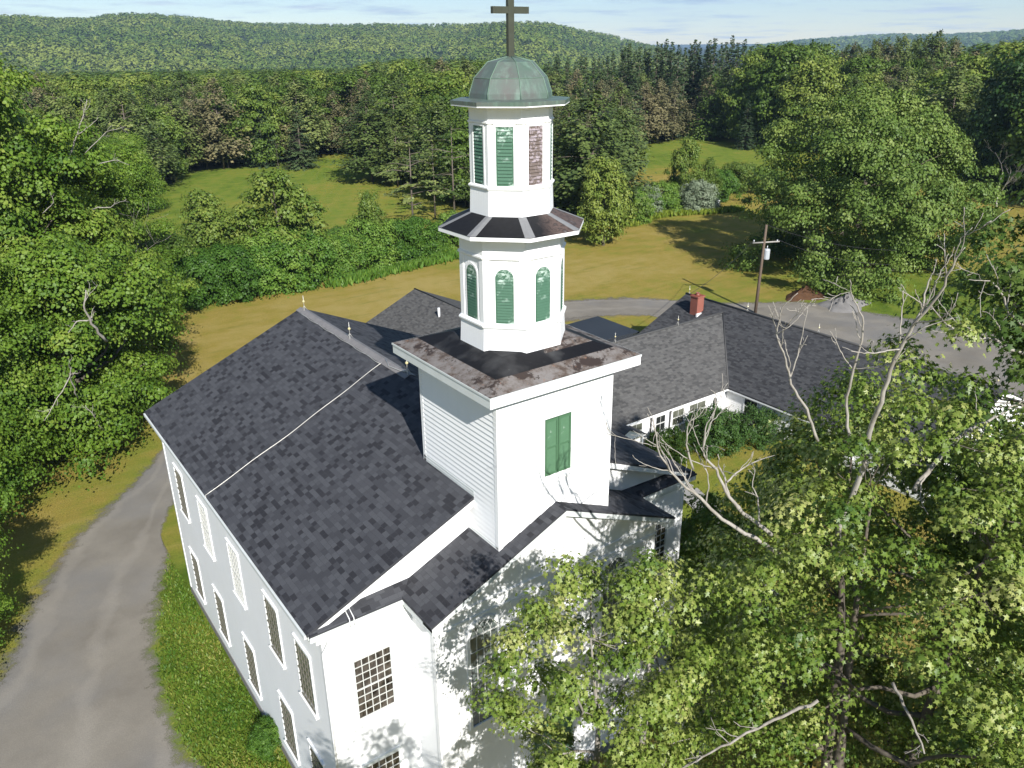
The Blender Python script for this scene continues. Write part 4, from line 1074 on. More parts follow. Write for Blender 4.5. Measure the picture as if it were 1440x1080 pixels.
def place(tpl, name, x, y, s=1., rz=0., label=None, cat='tree', group=None, z=None, sz=None):
    o = empty(name, (x, y, float(terrain(x, y)) if z is None else z), label, cat, group)
    o.rotation_euler = (0, 0, rz); o.scale = (s, s, sz or s)
    tr, cr = tpl
    if tr is not None: link('trunk', tr, parent=o)
    if cr is not None: link('crown', cr, parent=o)
    return o
rnd = random.Random(11)

# --- templates
BROAD = [broad_tree('b', 20+i, 13, 1.5, 4.6, 170, 95, .32, 1.0, L_BROAD, BARK, 'quad', .55, lobes=.18, twigs=25, nlimb=7, trunk_r=.24) for i in range(3)]
BROAD_PALE = [(t, with_mat(c, L_YELLOW)) for t, c in BROAD[:1]]
HEDGE = [broad_tree('h', 40+i, 5.2, .25, 3.4, 170, 130, .19, .65, L_HEDGE, BARK, 'quad', .6, low=.95, lobes=.14, twigs=20, nlimb=6, trunk_r=.12, top=.45, stems=3) for i in range(2)]
BUSH_SILVER = (HEDGE[0][0], with_mat(HEDGE[0][1], L_SILVER)); BUSH_OLIVE = (HEDGE[1][0], with_mat(HEDGE[1][1], L_BROAD))
PINE = [conifer('p', 60+i, 14, 2.4, 3.5, L_PINE, BARK_PINE, 22, 9, .38, .02, 'quad', .12, .27, .62, 26, .06, .75, 2.1) for i in range(2)]
BROWNPINE = [(t, with_mat(c, L_BROWNPINE)) for t, c in PINE]
OPENPINE = conifer('op', 66, 14, 4.8, 2.9, L_PINE, BARK_PINE, 13, 5, .34, .0, 'quad', .14, .4, .45, 18, .18)
SPRUCE = [conifer('s', 70+i, 18, .8, 3.0, L_SPRUCE, BARK, 58, 7, .38, .28, 'quad', .2, .16, .72, 13) for i in range(2)]
PALEPINE = conifer('pp', 80, 15, .8, 5.2, L_OAK, BARK, 24, 11, .42, .05, 'quad', .3, .22, .55, 22, .0, .5, 1.7)
DEAD = dead_tree(90, 9, 3, BARK_DEAD, 4, .13)

# --- named trees beyond the church
def by_px(base, top=None, name='tree', tpl=None, h0=13., label=None, cat='tree', group=None, rz=None, wide=1.):
    x, y = ground(*base); hd = math.hypot(x-CAM[0], y-CAM[1])
    s = at(top[0], top[1], hd).z/h0 if top else 1
    o = place(tpl, name, x, y, s*wide, rnd.uniform(0, 6.28) if rz is None else rz, label, cat, group, sz=s)
    return o
BIG = broad_tree('big', 5, 16.9, .5, 11.7, 660, 200, .225, 1.1, L_OAK, BARK, 'quad', .5, low=.97, lobes=.07, twigs=120, nlimb=22, trunk_r=.5, top=.33)
x, y = ground(1182, 392); place(BIG, 'spreading_tree', x+2.5, y+.5, 1, .4, 'huge dome shaped tree behind the gravel lot casting a wide shadow')
BL = broad_tree('bl', 6, 19.2, 6, 5.2, 190, 80, .33, 1.0, L_BROAD, BARK, 'quad', .5, twigs=30, nlimb=8)
x, y = ground(1185, 350); place(BL, 'tall_tree', x, y, .9, 0, 'lighter green tree top rising just behind the huge dome shaped tree')
x, y = ground(1415, 275); DKM = broad_tree('dk', 7, 22, 1.5, 9.5, 320, 70, .45, 1.4, L_DARK, BARK, 'quad', .55, low=.9, lobes=.1, twigs=30, nlimb=10, trunk_r=.4, top=.5)
place(DKM, 'dark_tree', x+4, y, 1, 0, 'very dark round maple at the right edge beyond the lawn')
x, y = ground(1398, 300)
o = empty('bare_tree', (x, y, 0), 'small bare pale tree in front of the very dark round maple', 'tree'); link('branches', DEAD, parent=o); o.scale = (1.15,)*3
by_px((830, 318), (828, 132), 'pine_tree', PINE[0], 14, 'tall dense pine right of the steeple above the lawn', wide=1.5)
by_px((800, 300), (795, 150), 'pine_tree', PINE[1], 14, 'dark pine half hidden behind the right side of the steeple', wide=1.4)
by_px((868, 300), (868, 150), 'pine_tree', PINE[1], 14, 'dense pine at the left corner of the right hand meadow', wide=1.25)
by_px((848, 345), (845, 222), 'bushy_tree', BROAD[1], 13, 'bushy yellow green tree at the edge of the lawn right of the steeple', wide=.9)
by_px((960, 292), (960, 192), 'small_tree', BROAD[2], 13, 'slim light green tree standing before the right hand meadow', wide=.62)
by_px((992, 290), (988, 222), 'small_tree', BROAD[0], 13, 'short leaning tree beside the slim light green tree', wide=.7)
by_px((1000, 196), (1000, 104), 'pine_tree', PALEPINE, 15, 'broad pale green pine at the far end of the right hand meadow')
by_px((1047, 210), (1047, 140), 'spruce_tree', SPRUCE[0], 18, 'small dark spruce casting a shadow on the right hand meadow', wide=1.25)
for i, (px, py, s, tp, lb) in enumerate([(905, 300, .75, BUSH_SILVER, 'pale silvery bush left in the row below the right hand meadow'), (980, 296, .8, BUSH_SILVER, 'silver leaved bush beside the small white box'),
        (930, 298, .8, HEDGE[0], 'dark green bush between the two silvery bushes'), (1012, 280, .85, HEDGE[1], 'green bush behind the small white box'), (880, 312, .9, HEDGE[1], 'round bush against the foot of the yellow green tree'),
        (955, 285, .8, BUSH_OLIVE, 'olive bush at the foot of the slim light green tree'), (1035, 270, .9, BUSH_OLIVE, 'olive bush against the left side of the huge dome shaped tree')]):
    x, y = ground(px, py); place(tp, 'bush', x, y, s, i*1.3, lb, 'bush', 'bushes below the right hand meadow')
# brown-needled clump and pines round the meadows
for px, py, ty, tp, lb, wd in [(905, 200, 118, BROWNPINE[0], 'browning pine left in the clump at the back of the right hand meadow', 1.2), (925, 202, 112, BROWNPINE[1], 'browning pine with tall bare trunk in the middle of its clump', 1.2), (945, 198, 116, BROWNPINE[0], 'browning pine right in the clump at the back of the right hand meadow', 1.3),
        (268, 240, 152, BROWNPINE[0], 'brown pine left at the back of the left hand meadow', 1.5), (292, 238, 150, BROWNPINE[1], 'brown pine with dead lower boughs behind the left hand meadow', 1.7), (322, 236, 142, PINE[0], 'tall grey green pine with bare trunk behind the left hand meadow', 1.1), (345, 234, 140, PINE[1], 'thin grey green pine between the tall pine and the dark one', 1.2),
        (372, 234, 132, SPRUCE[1], 'dark glossy spruce behind the left hand meadow', 1.35), (425, 237, 148, SPRUCE[0], 'wide dark conical spruce beside the yellow green birch', 1.6), (405, 228, 140, BROWNPINE[1], 'brown pine behind the wide dark conical spruce', 1.3),
        (475, 218, 128, BROWNPINE[0], 'reddish pine in the notch at the back of the left hand meadow', 1.2), (524, 256, 140, PINE[1], 'dark spreading pine with pale trunk casting shade on the meadow', 1.75),
        (582, 338, 190, OPENPINE, 'open pine with a bare trunk rising from the hedge left of the steeple', 1.25), (612, 308, 190, OPENPINE, 'thin open pine between the bare trunked pine and the steeple', 1.1), (640, 318, 172, OPENPINE, 'open pine touching the left side of the steeple', 1.2), (560, 262, 172, PINE[0], 'pine at the right border of the left hand meadow', 1.3), (655, 290, 160, PINE[1], 'pine half hidden behind the left side of the steeple', 1.2), (600, 262, 150, PINE[1], 'full pine behind the two open pines', 1.4)]:
    sp = tp in SPRUCE; by_px((px, py), (px, ty), 'spruce_tree' if sp else 'pine_tree', tp, 18 if sp else 14, lb, wide=wd)
by_px((232, 258), (232, 186), 'conifer_tree', SPRUCE[1], 18, 'olive brown conifer standing alone at the left end of the meadow', wide=1.5).children[1].data = with_mat(SPRUCE[1][1], L_BROWNPINE)
by_px((392, 240), (392, 184), 'birch_tree', BROAD_PALE[0], 13, 'thin yellow green birch with white trunks behind the meadow', wide=.6).children[0].data = with_mat(BROAD[0][0], BARK_BIRCH)
# hedge line
hl = [(262, 424, 1.0), (290, 428, 1.15), (325, 424, 1.2), (358, 414, 1.15), (392, 408, 1.1), (425, 402, 1.15), (455, 394, 1.15), (488, 388, 1.15), (520, 380, 1.1), (552, 374, .95), (585, 366, .85), (612, 360, .8), (640, 352, .8), (350, 388, 1.2), (420, 380, 1.1), (480, 372, 1.05), (300, 400, 1.0)]
for i, (px, py, s) in enumerate(hl):
    x, y = ground(px, py-6); place(HEDGE[i % 2], 'hedge_bush', x, y, s*(.80 if i < 13 else .6)*rnd.uniform(.75, 1.25), rnd.uniform(0, 6.28), 'round green bush in the dense hedge row along the lawn', 'bush', 'hedge row along the lawn')
by_px((305, 400), (298, 268), 'hedge_tree', BROAD[0], 13, 'dark green tree at the left end of the hedge row', wide=.95)
by_px((400, 395), (400, 238), 'hedge_tree', BROAD[1], 13, 'tall yellow green tree in the middle of the hedge row', wide=1.0)
by_px((358, 390), (352, 290), 'hedge_tree', BROAD[2], 13, 'low bright tree between the two taller trees of the hedge row', wide=.9)
by_px((525, 372), (520, 268), 'hedge_tree', BROAD[2], 13, 'pointed light green tree at the right part of the hedge row', wide=.6)
by_px((545, 360), (545, 312), 'hedge_tree', BROAD_PALE[0], 13, 'low yellow green tree beside the pointed light green tree', wide=.85)
# tall grass at the foot of the hedge
def tuft_strip(name, pts, n, h, mat, label):
    rs = np.random.default_rng(4); P = []
    seg = rs.integers(0, len(pts)-1, n); t = rs.uniform(0, 1, n)
    A = np.array(pts, float); p = A[seg]*(1-t)[:, None]+A[seg+1]*t[:, None]+rs.normal(0, .55, (n, 2))
    pos = np.concatenate([p, np.zeros((n, 1))], 1); nrm = unit(np.concatenate([rs.standard_normal((n, 2)), np.full((n, 1), .15)], 1))
    me = leaves_mesh(name, 'needle', pos, nrm, np.array([[0, 0, 1.]])+rs.normal(0, .25, (n, 3)), h*rs.uniform(.5, 1.2, n), np.clip(rs.normal(.45, .2, n), 0, 1), mat)
    tag(link(name, me), label, 'grass', kind='stuff')
tuft_strip('tall_grass', [ground(470, 402), ground(520, 390), ground(560, 380), ground(600, 371), ground(645, 360)], 5200, .75, L_HEDGE, 'strip of tall green grass at the foot of the hedge row')
tuft_strip('meadow_grass', [ground(880, 318), ground(930, 303), ground(985, 300), ground(1040, 296)], 5000, .7, L_YELLOW, 'pale tall grass below the row of bushes')

# --- blades in the grass strip beside the church
rs = np.random.default_rng(9); n = 70000
xy = np.stack([rs.uniform(-13, -6.7, n), -1+23*rs.uniform(0, 1, n)**1.25], -1)
ex, ey = zip(*[ground(*q_) for q_ in ((330, 1180), (255, 1050), (222, 960), (216, 890), (224, 830), (236, 780))])
keep = xy[:, 0] > np.interp(xy[:, 1], ey, ex)+np.abs(rs.normal(.15, .4, n)); xy = xy[keep]; n = len(xy)
pat = np.sin(xy[:, 0]*1.7+xy[:, 1]*.6)+np.sin(xy[:, 1]*1.1-xy[:, 0]*.8+2)
me = leaves_mesh('lawn_grass', 'needle', np.concatenate([xy, np.zeros((n, 1))], 1), unit(np.concatenate([rs.standard_normal((n, 2)), np.full((n, 1), .5)], 1)), np.array([[0, 0, 1.]])+rs.normal(0, .55, (n, 3)), rs.uniform(.07, .2, n), np.clip(.45+.14*pat+rs.normal(0, .2, n), 0, 1), L_YELLOW if False else m_leaf('grass_blade', [(0., (.05, .12, .012)), (.5, (.12, .20, .022)), (1., (.28, .26, .06))], 0.))
tag(link('lawn_grass', me), 'mown grass strip between the drive and the church wall', 'grass', kind='stuff')

# --- left-hand maples
LA = broad_tree('la', 101, 22.6, 2.5, 8.2, 470, 290, .175, 1.15, L_MAPLE, BARK, 'spray', .42, thr=.55, low=.8, lobes=.13, twigs=150, nlimb=22, trunk_r=.5, top=.36)
LB = broad_tree('lb', 102, 13.2, 1.2, 6.2, 280, 310, .155, 1.0, L_MAPLE, BARK, 'spray', .38, thr=.5, low=.85, lobes=.15, twigs=130, nlimb=20, trunk_r=.38, top=.5)
x, y = ground(150, 628); place(LB, 'maple_tree', x-1.2, y+.8, 1.03, .6, 'broad maple overhanging the gravel drive beside the church roof', group='maples left of the drive')
x, y = ground(20, 560); place(LA, 'maple_tree', x, y, 1.04, 0, 'tallest maple at the upper left edge', group='maples left of the drive')
x, y = ground(158, 480); place(LA, 'maple_tree', x, y, .74, 2.2, 'maple with a dead bare top behind the broad overhanging maple', group='maples left of the drive')
x, y = ground(75, 560); place(LB, 'maple_tree', x, y, 1.15, 3.9, 'maple in the gap between the tallest maple and the overhanging one', group='maples left of the drive')
x, y = ground(-75, 730); place(LA, 'maple_tree', x, y, .72, 4.2, 'dark maple at the left edge above the drive', group='maples left of the drive')
x, y = ground(-30, 930); place(LB, 'maple_tree', x-1.2, y+.8, .52, 1.1, 'small maple nearest the drive at the lower left edge', group='maples left of the drive')
x, y = ground(215, 420); place(BUSH_OLIVE, 'bush', x, y, 1.3, 0, 'brownish bush between the maples and the hedge row', 'bush')
x, y = ground(180, 300); place(LB, 'maple_tree', x, y, .9, 2.0, 'farthest of the maples left of the meadow', group='maples left of the drive')
for i, (px, py, hd, s, lb) in enumerate([(118, 300, 62, .85, 'bare tan snag sticking out of the maples at the upper left'), (160, 290, 72, .75, 'bare grey snag between the maples and the brown pines')]):
    p = at(px, py, hd); o = empty('dead_tree', (p.x, p.y, 0), lb, 'tree'); link('branches', DEAD, parent=o); o.scale = (s*1.6, s*1.6, s*1.75); o.rotation_euler = (0, 0, i*2.)
SNAG = dead_tree(93, 3.2, 1.5, BARK_DEAD, 4, .07)
def snag(parent_label, px, py, hd, s, rot):
    pass
# shrubs at the hall and by the church wall
BOXB = broad_tree('box', 120, 3.2, .1, 2.6, 180, 90, .13, .4, L_BOX, BARK, 'quad', .8, low=.98, lobes=.05, twigs=10, nlimb=4, trunk_r=.08, top=.4, stems=3)
x, y = ground(1002, 630); place(BOXB, 'shrub', x+.3, y+.1, .72, 0, 'large rounded dark shrub in front of the hall wall', 'shrub')
x, y = ground(1062, 618); place(BOXB, 'shrub', x, y, .6, 2, 'dark shrub at the inner corner of the hall', 'shrub')
x, y = ground(940, 640); place(BOXB, 'shrub', x, y, .5, 1, 'small round bright green shrub beside the large dark shrub', 'shrub').children[1].data = with_mat(BOXB[1], L_HEDGE)
x, y = ground(383, 1045); place(HEDGE[1], 'shrub', x-.1, y, .19, .5, 'small light green shrub against the church wall by the vents', 'shrub')
# --- woods beyond the meadows: each visible tree its own object
def skyline(px):
    return np.interp(px, [-200, 0, 60, 500, 520, 560, 690, 760, 800, 860, 900, 1045, 1060, 1140, 1150, 1200, 1340, 1360, 1500, 1700], [84, 84, 84, 86, 80, 76, 78, 86, 92, 92, 92, 92, 64, 64, 82, 78, 70, 66, 60, 60])
def kind_at(px, hd, r):
    if px < 500: return ('pine', 'brown', 'broad', 'spruce')[0 if r < .38 else 1 if r < .45 else 2 if r < .92 else 3]
    if px < 760: return ('broad', 'pine', 'brown', 'spruce')[0 if r < .5 else 1 if r < .8 else 2 if r < .92 else 3]
    if px < 1045: return 'spruce' if hd > 225 else ('pine', 'brown', 'spruce')[0 if r < .45 else 1 if r < .75 else 2]
    if px < 1145: return 'broad'
    if px < 1345: return ('brown', 'pine', 'broad')[0 if r < .38 else 1 if r < .8 else 2]
    return ('broad', 'pine')[0 if r < .6 else 1]
ZONE = lambda px: ('beyond the left hand meadow' if px < 500 else 'behind the steeple' if px < 760 else 'at the back of the right hand meadow' if px < 1145 else 'on the far right skyline')
KLAB = {'pine': ('pine_tree', 'grey green pine crowded in the wood '), 'brown': ('pine_tree', 'browning pine crowded in the wood '), 'broad': ('broadleaf_tree', 'rounded broadleaf tree crowded in the wood '), 'spruce': ('spruce_tree', 'dark pointed spruce crowded in the wood ')}
TPL = {'pine': (PINE, 14.), 'brown': (BROWNPINE, 14.), 'broad': (BROAD, 13.), 'spruce': (SPRUCE, 18.)}
placed = []; cand = []
rs = np.random.default_rng(77)
for _ in range(9000):
    hd = 120+rs.uniform()**.8*235; hg = YAW+rs.uniform(-.62, .62)
    x, y = CAM[0]+hd*math.sin(hg), CAM[1]+hd*math.cos(hg)
    px, py, _z = project((x, y, 0))
    if py > np.interp(px, FBX, FBY)-3: continue
    cand.append((hd, x, y, px, py))
cand.sort()
far_extra = []
for hd, x, y, px, py in cand:
    if px < 190 and hd < 165: continue
    sp = 4.6+hd*.018
    if any((x-a)**2+(y-b)**2 < sp*sp for a, b in placed): continue
    placed.append((x, y))
    if len(placed) > 235: far_extra.append((hd, x, y, px)); continue
    k = kind_at(px, hd, rs.uniform()); tp, h0 = TPL[k]
    zs = CAM[2]-(skyline(px)-61.5)/F*hd*1.08
    H = zs*rs.uniform(.80, 1.0) if hd > 190 else zs*rs.uniform(.62, .9)
    H = max(7.5, H); s = H/h0
    nm, lb = KLAB[k]
    wd = s*rs.uniform(.85, 1.15)*(1.25 if k in ('pine', 'brown') else 1.1 if k == 'broad' else 1.0)
    if k == 'broad': wd = max(wd, .95)
    place(tp[rs.integers(len(tp))], nm, x, y, wd, rs.uniform(0, 6.28), lb+ZONE(px), 'tree', 'wood '+ZONE(px), z=0., sz=s)

for i, px in enumerate(np.arange(765, 1056, 7.6)):
    px = px+rs.normal()*2; hd = 218+rs.uniform(0, 26); top = np.interp(px, [765, 800, 860, 882, 920, 950, 1000, 1030, 1045, 1056], [82, 78, 73, 64, 60, 57, 58, 46, 56, 62])+rs.uniform(-4, 9)
    p = at(px, top, hd); s = p.z/18
    place(SPRUCE[i % 2], 'spruce_tree', p.x, p.y, s*rs.uniform(.75, 1.0), rs.uniform(0, 6.28), 'tall dark pointed spruce in the row on the skyline right of the dome', 'tree', 'spruce row on the skyline', z=0., sz=s)
for i, px in enumerate(np.arange(1158, 1352, 9.)):
    px = px+rs.normal()*3; hd = 225+rs.uniform(0, 30); top = np.interp(px, [1150, 1190, 1240, 1270, 1330, 1350], [78, 66, 56, 52, 48, 62])+rs.uniform(-3, 12)
    p = at(px, top, hd); s = p.z/14; tp = (BROWNPINE if rs.uniform() < .5 else PINE)[i % 2]
    place(tp, 'pine_tree', p.x, p.y, s*rs.uniform(.8, 1.0), rs.uniform(0, 6.28), 'tall grey brown pine on the skyline above the huge dome shaped tree', 'tree', 'tall pines on the far right skyline', z=0., sz=s)
for i, px in enumerate((1064, 1080, 1098, 1116, 1132)):
    hd = 205+6*(i % 3); p = at(px, 66+rs.uniform(0, 9), hd); s = p.z/13
    place(BROAD[i % 3], 'broadleaf_tree', p.x, p.y, s*.8, i*1.7, 'tall rounded broadleaf tree right of the spruce row', 'tree', 'tall broadleaf trees right of the spruce row', z=0., sz=s)

# --- the wood further off, one mass
def mass(name, P, Hs, Rs, per, ls, mat, label, seed, kind='quad', cone=None, zc=None):
    rs = np.random.default_rng(seed); n = len(P); ci = np.repeat(np.arange(n), per); N = len(ci)
    u = rs.uniform(0, 1, N); th = rs.uniform(0, 6.283, N)
    pr = np.sqrt(np.clip(1-u**2, 0, 1)); cn = np.zeros(n) if cone is None else cone
    pr = np.where(cn[ci] > .5, 1-u*.97, pr)
    r = Rs[ci]*pr*(.8+.3*rs.uniform(0, 1, N)); z = Hs[ci]*(.35+.65*u)
    pos = np.stack([P[ci, 0]+r*np.cos(th), P[ci, 1]+r*np.sin(th), P[ci, 2]+z], -1)
    out = np.stack([np.cos(th)*pr, np.sin(th)*pr, u+.35], -1)
    nrm = unit(out+rs.standard_normal((N, 3))*.12); dirs = unit(rs.standard_normal((N, 3))+np.array([0, 0, -.4]))
    pt = .16*(np.sin(P[:, 0]*.013+P[:, 1]*.009+seed)+np.sin(P[:, 0]*.005-P[:, 1]*.011+2*seed)*.8+np.sin(P[:, 0]*.031+P[:, 1]*.027))
    tint = np.clip((rs.normal(.42, .2, n)+pt)[ci]+rs.normal(0, .04, N), 0, 1)
    me = leaves_mesh(name, kind, pos, nrm, dirs, ls*rs.uniform(.7, 1.3, N)*np.sqrt(Rs[ci]/np.mean(Rs)), tint, mat)
    tag(link(name, me), label, 'woods', kind='stuff')
P = []; Hs = []; Rs = []; cone = []
for hd, x, y, px in far_extra: P.append((x, y, 0)); Hs.append(max(8, (CAM[2]-(skyline(px)-61.5)/F*hd*1.08)*rs.uniform(.8, 1.0))); Rs.append(rs.uniform(3.5, 5.)); cone.append(1. if 860 < px < 1045 else 0.)
for _ in range(2600):
    hd = math.sqrt(rs.uniform(350**2, 900**2)); hg = YAW+rs.uniform(-.66, .66); x, y = CAM[0]+hd*math.sin(hg), CAM[1]+hd*math.cos(hg); z = float(terrain(x, y)); px = project((x, y, z))[0]
    H = (CAM[2]-(skyline(px)-61.5)/F*hd*1.08)*rs.uniform(.85, 1.0)-z
    P.append((x, y, z)); Hs.append(float(np.clip(H, 8, 20 if px < 760 else 24))); Rs.append(rs.uniform(4, 6)); cone.append(0.)
mass('far_woods', np.array(P), np.array(Hs), np.array(Rs), 170, 1.35, L_BROAD, 'mixed woods filling the valley behind the nearer trees', 5, cone=np.array(cone))
def hill_woods(name, G, n, seed, label, ls, rad, per):
    hx, hy, hz = G; rs = np.random.default_rng(seed); a = rs.uniform(0, hx.shape[0]-1.01, n); b = rs.uniform(0, hx.shape[1]-1.01, n)
    i, j = a.astype(int), b.astype(int); u, v = a-i, b-j
    lerp = lambda M: (M[i, j]*(1-u)*(1-v)+M[i+1, j]*u*(1-v)+M[i, j+1]*(1-u)*v+M[i+1, j+1]*u*v)
    P = np.stack([lerp(hx), lerp(hy), lerp(hz)-2], -1); keep = (np.abs(np.arctan2(P[:, 0]-CAM[0], P[:, 1]-CAM[1])-YAW) < .72)
    P = P[keep]; n = len(P)
    mass(name, P, rs.uniform(11, 18, n), rs.uniform(.7, 1.3, n)*rad, per, ls, L_BROAD, label, seed+1)
hill_woods('hillside_woods', H1, 15000, 31, 'broadleaf woods covering the long green hill', 3.6, 7.0, 40)
hill_woods('far_hill_woods', H2, 7000, 41, 'dark blue green woods on the farthest hills', 8, 14, 26)

# --- maples in front of the church, near the camera
T1 = broad_tree('t1', 201, 13.3, 4.0, 2.15, 200, 190, .104, .37, L_FORE, BARK_GREY, 'maple', .55, thr=.45, low=.8, lobes=.22, twigs=150, nlimb=14, trunk_r=.17, stems=2, top=.5)
place(T1, 'maple_tree', -2.6, -6.5, 1, 0, 'slender maple covering the middle of the church front', group='maples before the church front')
T0 = broad_tree('t0', 202, 12.6, 3.5, 2.7, 120, 80, .13, .5, L_FORE, BARK_GREY, 'maple', .55, thr=.6, low=.8, lobes=.2, twigs=90, nlimb=10, trunk_r=.2, top=.5)
place(T0, 'maple_tree', -8.2, -11.0, 1.0, 1.0, 'maple below the frame shading the left bay of the church', group='maples before the church front')
T2 = broad_tree('t2', 203, 16.6, 3.2, 4.7, 640, 185, .102, .48, L_FORE, BARK, 'maple', .5, thr=.2, low=.9, lobes=.14, twigs=330, nlimb=22, trunk_r=.2, stems=3, top=.5, rho_e=.25)
t2 = place(T2, 'maple_tree', 3.1, -9.3, 1, .3, 'large leafy maple with bare dead upper limbs at the right', group='maples before the church front')
T3 = broad_tree('t3', 204, 11.8, 2.6, 4.2, 470, 170, .108, .5, L_FORE, BARK, 'maple', .5, thr=.2, low=.9, lobes=.15, twigs=160, nlimb=16, trunk_r=.2, stems=2, top=.5, rho_e=.25)
place(T3, 'maple_tree', 7.2, -10.6, 1, 0, 'dense maple filling the lower right corner', group='maples before the church front')
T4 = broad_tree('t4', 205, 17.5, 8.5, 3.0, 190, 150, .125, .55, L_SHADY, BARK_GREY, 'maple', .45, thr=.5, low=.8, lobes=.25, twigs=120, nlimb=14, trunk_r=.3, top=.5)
p = at(1485, 480, 22); place(T4, 'maple_tree', p.x, p.y, 1.13, 0, 'darker tall maple with shade-toned leaves at the right edge in front of the hall gable', group='maples before the church front')
T5 = broad_tree('t5', 206, 8.6, 1.0, 3.1, 210, 110, .14, .5, L_MAPLE, BARK_GREY, 'maple', .5, thr=.35, low=.95, lobes=.16, twigs=60, nlimb=10, trunk_r=.16, stems=2, top=.5)
for px, py, hd, s, lb in ((985, 735, 27, .8, 'low maple against the right corner of the church'), (1130, 700, 26, 1.0, 'low leafy maple behind the dead limbs')):
    p = at(px, py, hd); place(T5, 'maple_tree', p.x, p.y, s, px, lb, group='maples before the church front')
# dead limbs of the large maple and its neighbour, as mesh children of those trees
def limbs(owner, name, lines, seed, mat=BARK_DEAD, side=1.0):
    rs = np.random.default_rng(seed); mb = MB()
    inv = owner.matrix_basis.inverted()
    def rec(P, r0, r1, lv):
        nonlocal mb
        P = [np.array(p) for p in P]; L = sum(np.linalg.norm(b-a) for a, b in zip(P[:-1], P[1:]))
        Q = []
        for a, b in zip(P[:-1], P[1:]):
            for k in range(4): Q.append(a+(b-a)*k/4+rs.standard_normal(3)*.02*np.linalg.norm(b-a)*(k > 0))
        Q.append(P[-1]); rad = np.linspace(r0, r1, len(Q))
        mb.tube([inv @ Vector(q) for q in Q], list(rad), 7 if lv == 2 else 5, True)
        if lv > 0:
            for k in range(int(2+L*1.5*side)):
                i = rs.integers(len(Q)//3, len(Q)-1); d = unit(Q[i+1]-Q[i]); sd = unit(rs.standard_normal(3)+np.array([0, 0, .4])); nd = unit(d*.8+sd*.75); l = L*rs.uniform(.14, .34)
                pts = [Q[i]]
                for _ in range(4): nd = unit(nd+rs.standard_normal(3)*.22+np.array([0, 0, .07])); pts.append(pts[-1]+nd*l/4)
                rec(pts, rad[i]*.5, .006, lv-1)
    for pts, r0, r1 in lines:
        mb = MB(); rec([at(*p) for p in pts], r0*.5, r1*.5, 2); mb.build(name, mat, owner)
bpy.context.view_layer.update()
limbs(t2, 'dead_limb', [
    ([(1110, 790, 15.2), (1060, 755, 15.0), (1015, 730, 14.7), (985, 700, 14.5), (948, 668, 14.2), (928, 640, 14.0), (918, 590, 13.8)], .10, .02),
    ([(1085, 752, 15.0), (1045, 722, 14.7), (1020, 690, 14.5), (1008, 660, 14.4), (990, 640, 14.3), (992, 602, 14.1), (1006, 575, 14.0)], .085, .015),
    ([(1050, 728, 14.8), (1026, 700, 14.6), (1018, 668, 14.5), (1010, 655, 14.4)], .06, .03),
    ([(1022, 678, 14.5), (1040, 662, 14.8), (1065, 648, 15.2), (1090, 640, 15.6)], .04, .01),
    ([(1068, 735, 15.0), (1066, 700, 15.2), (1058, 685, 15.3), (1062, 660, 15.5)], .04, .01),
    ([(975, 660, 14.3), (965, 625, 14.2), (967, 600, 14.1), (985, 572, 14.0)], .045, .01)], 5, side=.8)
limbs(t2, 'bare_limb', [
    ([(1215, 660, 15.2), (1222, 610, 15.0), (1240, 565, 14.7), (1258, 505, 14.4), (1285, 455, 14.1), (1320, 415, 13.9), (1345, 362, 13.6), (1357, 348, 13.5)], .11, .015),
    ([(1262, 495, 14.4), (1280, 465, 14.5), (1298, 430, 14.5), (1306, 395, 14.5), (1314, 378, 14.5)], .06, .012),
    ([(1195, 625, 15.2), (1190, 570, 15.0), (1200, 520, 14.8), (1212, 480, 14.7), (1213, 445, 14.6), (1198, 415, 14.5), (1195, 393, 14.4)], .06, .012),
    ([(1150, 620, 15.4), (1135, 575, 15.2), (1112, 540, 15.0), (1105, 505, 14.9), (1092, 470, 14.8), (1100, 432, 14.7), (1122, 412, 14.6)], .06, .012),
    ([(1110, 535, 15.0), (1122, 500, 15.0), (1130, 460, 15.0), (1136, 432, 15.0)], .03, .01), ([(1265, 480, 14.4), (1268, 440, 14.4), (1271, 408, 14.4)], .03, .012),
    ([(1220, 640, 15.2), (1180, 740, 15.4), (1176, 790, 15.5)], .1, .13)], 6, BARK_DEAD, .9)
la = [o for o in bpy.data.objects if o.get('label', '').startswith('broad maple overhanging')][0]
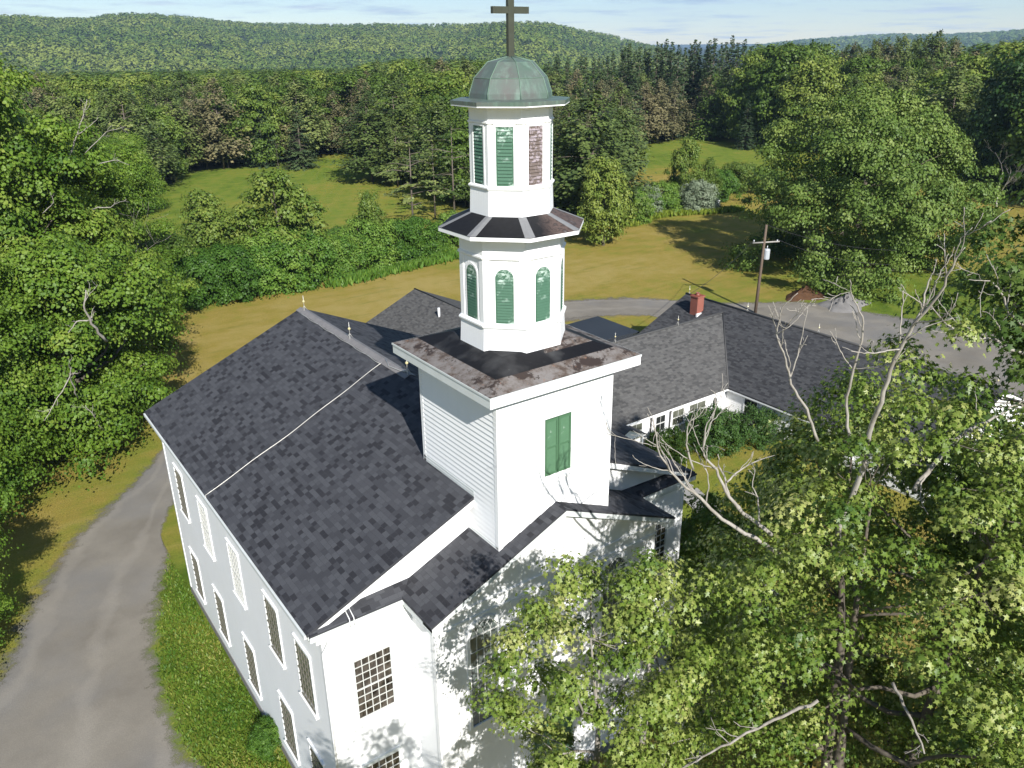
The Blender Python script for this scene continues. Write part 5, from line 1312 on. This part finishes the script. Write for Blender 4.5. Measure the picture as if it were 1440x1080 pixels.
limbs(la, 'dead_limb', [([(150, 480, 47), (128, 455, 46), (118, 430, 45.5), (121, 408, 45.3)], .16, .05), ([(126, 450, 46), (108, 452, 45.8), (96, 468, 45.5)], .08, .03),
    ([(110, 560, 46), (98, 530, 45), (100, 516, 44.8)], .08, .03), ([(98, 530, 45), (75, 570, 44.5), (62, 592, 44.3)], .06, .02), ([(145, 605, 46), (132, 585, 44.8), (120, 570, 44.4)], .07, .03)], 15, BARK_DEAD, .5)
lt = [o for o in bpy.data.objects if o.get('label', '').startswith('maple with a dead bare top')][0]
limbs(lt, 'dead_limb', [([(95, 225, 60), (108, 190, 59.5), (118, 160, 59.2), (122, 140, 59)], .16, .04), ([(108, 190, 59.5), (125, 178, 59), (138, 165, 58.8)], .1, .03),
    ([(120, 215, 58), (150, 185, 57.5), (175, 178, 57)], .08, .02), ([(130, 295, 54), (160, 288, 53), (178, 280, 52.6)], .1, .02), ([(140, 230, 55), (165, 225, 54.5), (182, 232, 54)], .08, .02), ([(60, 300, 54), (75, 285, 53.5), (70, 270, 53.3)], .08, .02)], 16, BARK_DEAD, .5)
t4 = [o for o in bpy.data.objects if o.get('label', '').startswith('darker tall maple')][0]
limbs(t4, 'bare_limb', [
    ([(1470, 520, 21), (1440, 498, 20), (1400, 478, 19.2), (1350, 470, 18.6), (1325, 450, 18.2), (1310, 430, 18)], .08, .015),
    ([(1460, 470, 20.5), (1435, 455, 20), (1418, 440, 19.6), (1410, 415, 19.3), (1395, 395, 19), (1362, 393, 18.6)], .07, .012),
    ([(1440, 560, 20), (1405, 585, 18.5), (1370, 600, 17.5), (1325, 640, 16.6), (1285, 690, 16)], .03, .09)], 7, BARK_DEAD, .8)
limbs(t2, 'low_limb', [
    ([(1150, 985, 13.6), (1100, 1008, 13.2), (1050, 1030, 12.8), (1000, 1058, 12.4), (960, 1080, 12.2)], .075, .03),
    ([(1255, 960, 13.6), (1275, 1000, 13.2), (1300, 1060, 12.8)], .07, .03)], 8, BARK_GREY, .8)

# ================================================================== air
mb = MB(); mb.box(-6000, 6000, -6000, 6000, -62, 330)
hm = bpy.data.materials.new('haze'); hm.use_nodes = True; ht = NT(hm.node_tree)
pv = ht.n('ShaderNodeVolumePrincipled', None, Color=(.5, .72, 1.0, 1), Density=.00010)
ht.n('ShaderNodeOutputMaterial', None, Volume=pv.outputs[0])
tag(mb.build('haze', hm), 'thin pale blue summer haze', 'haze', kind='stuff')
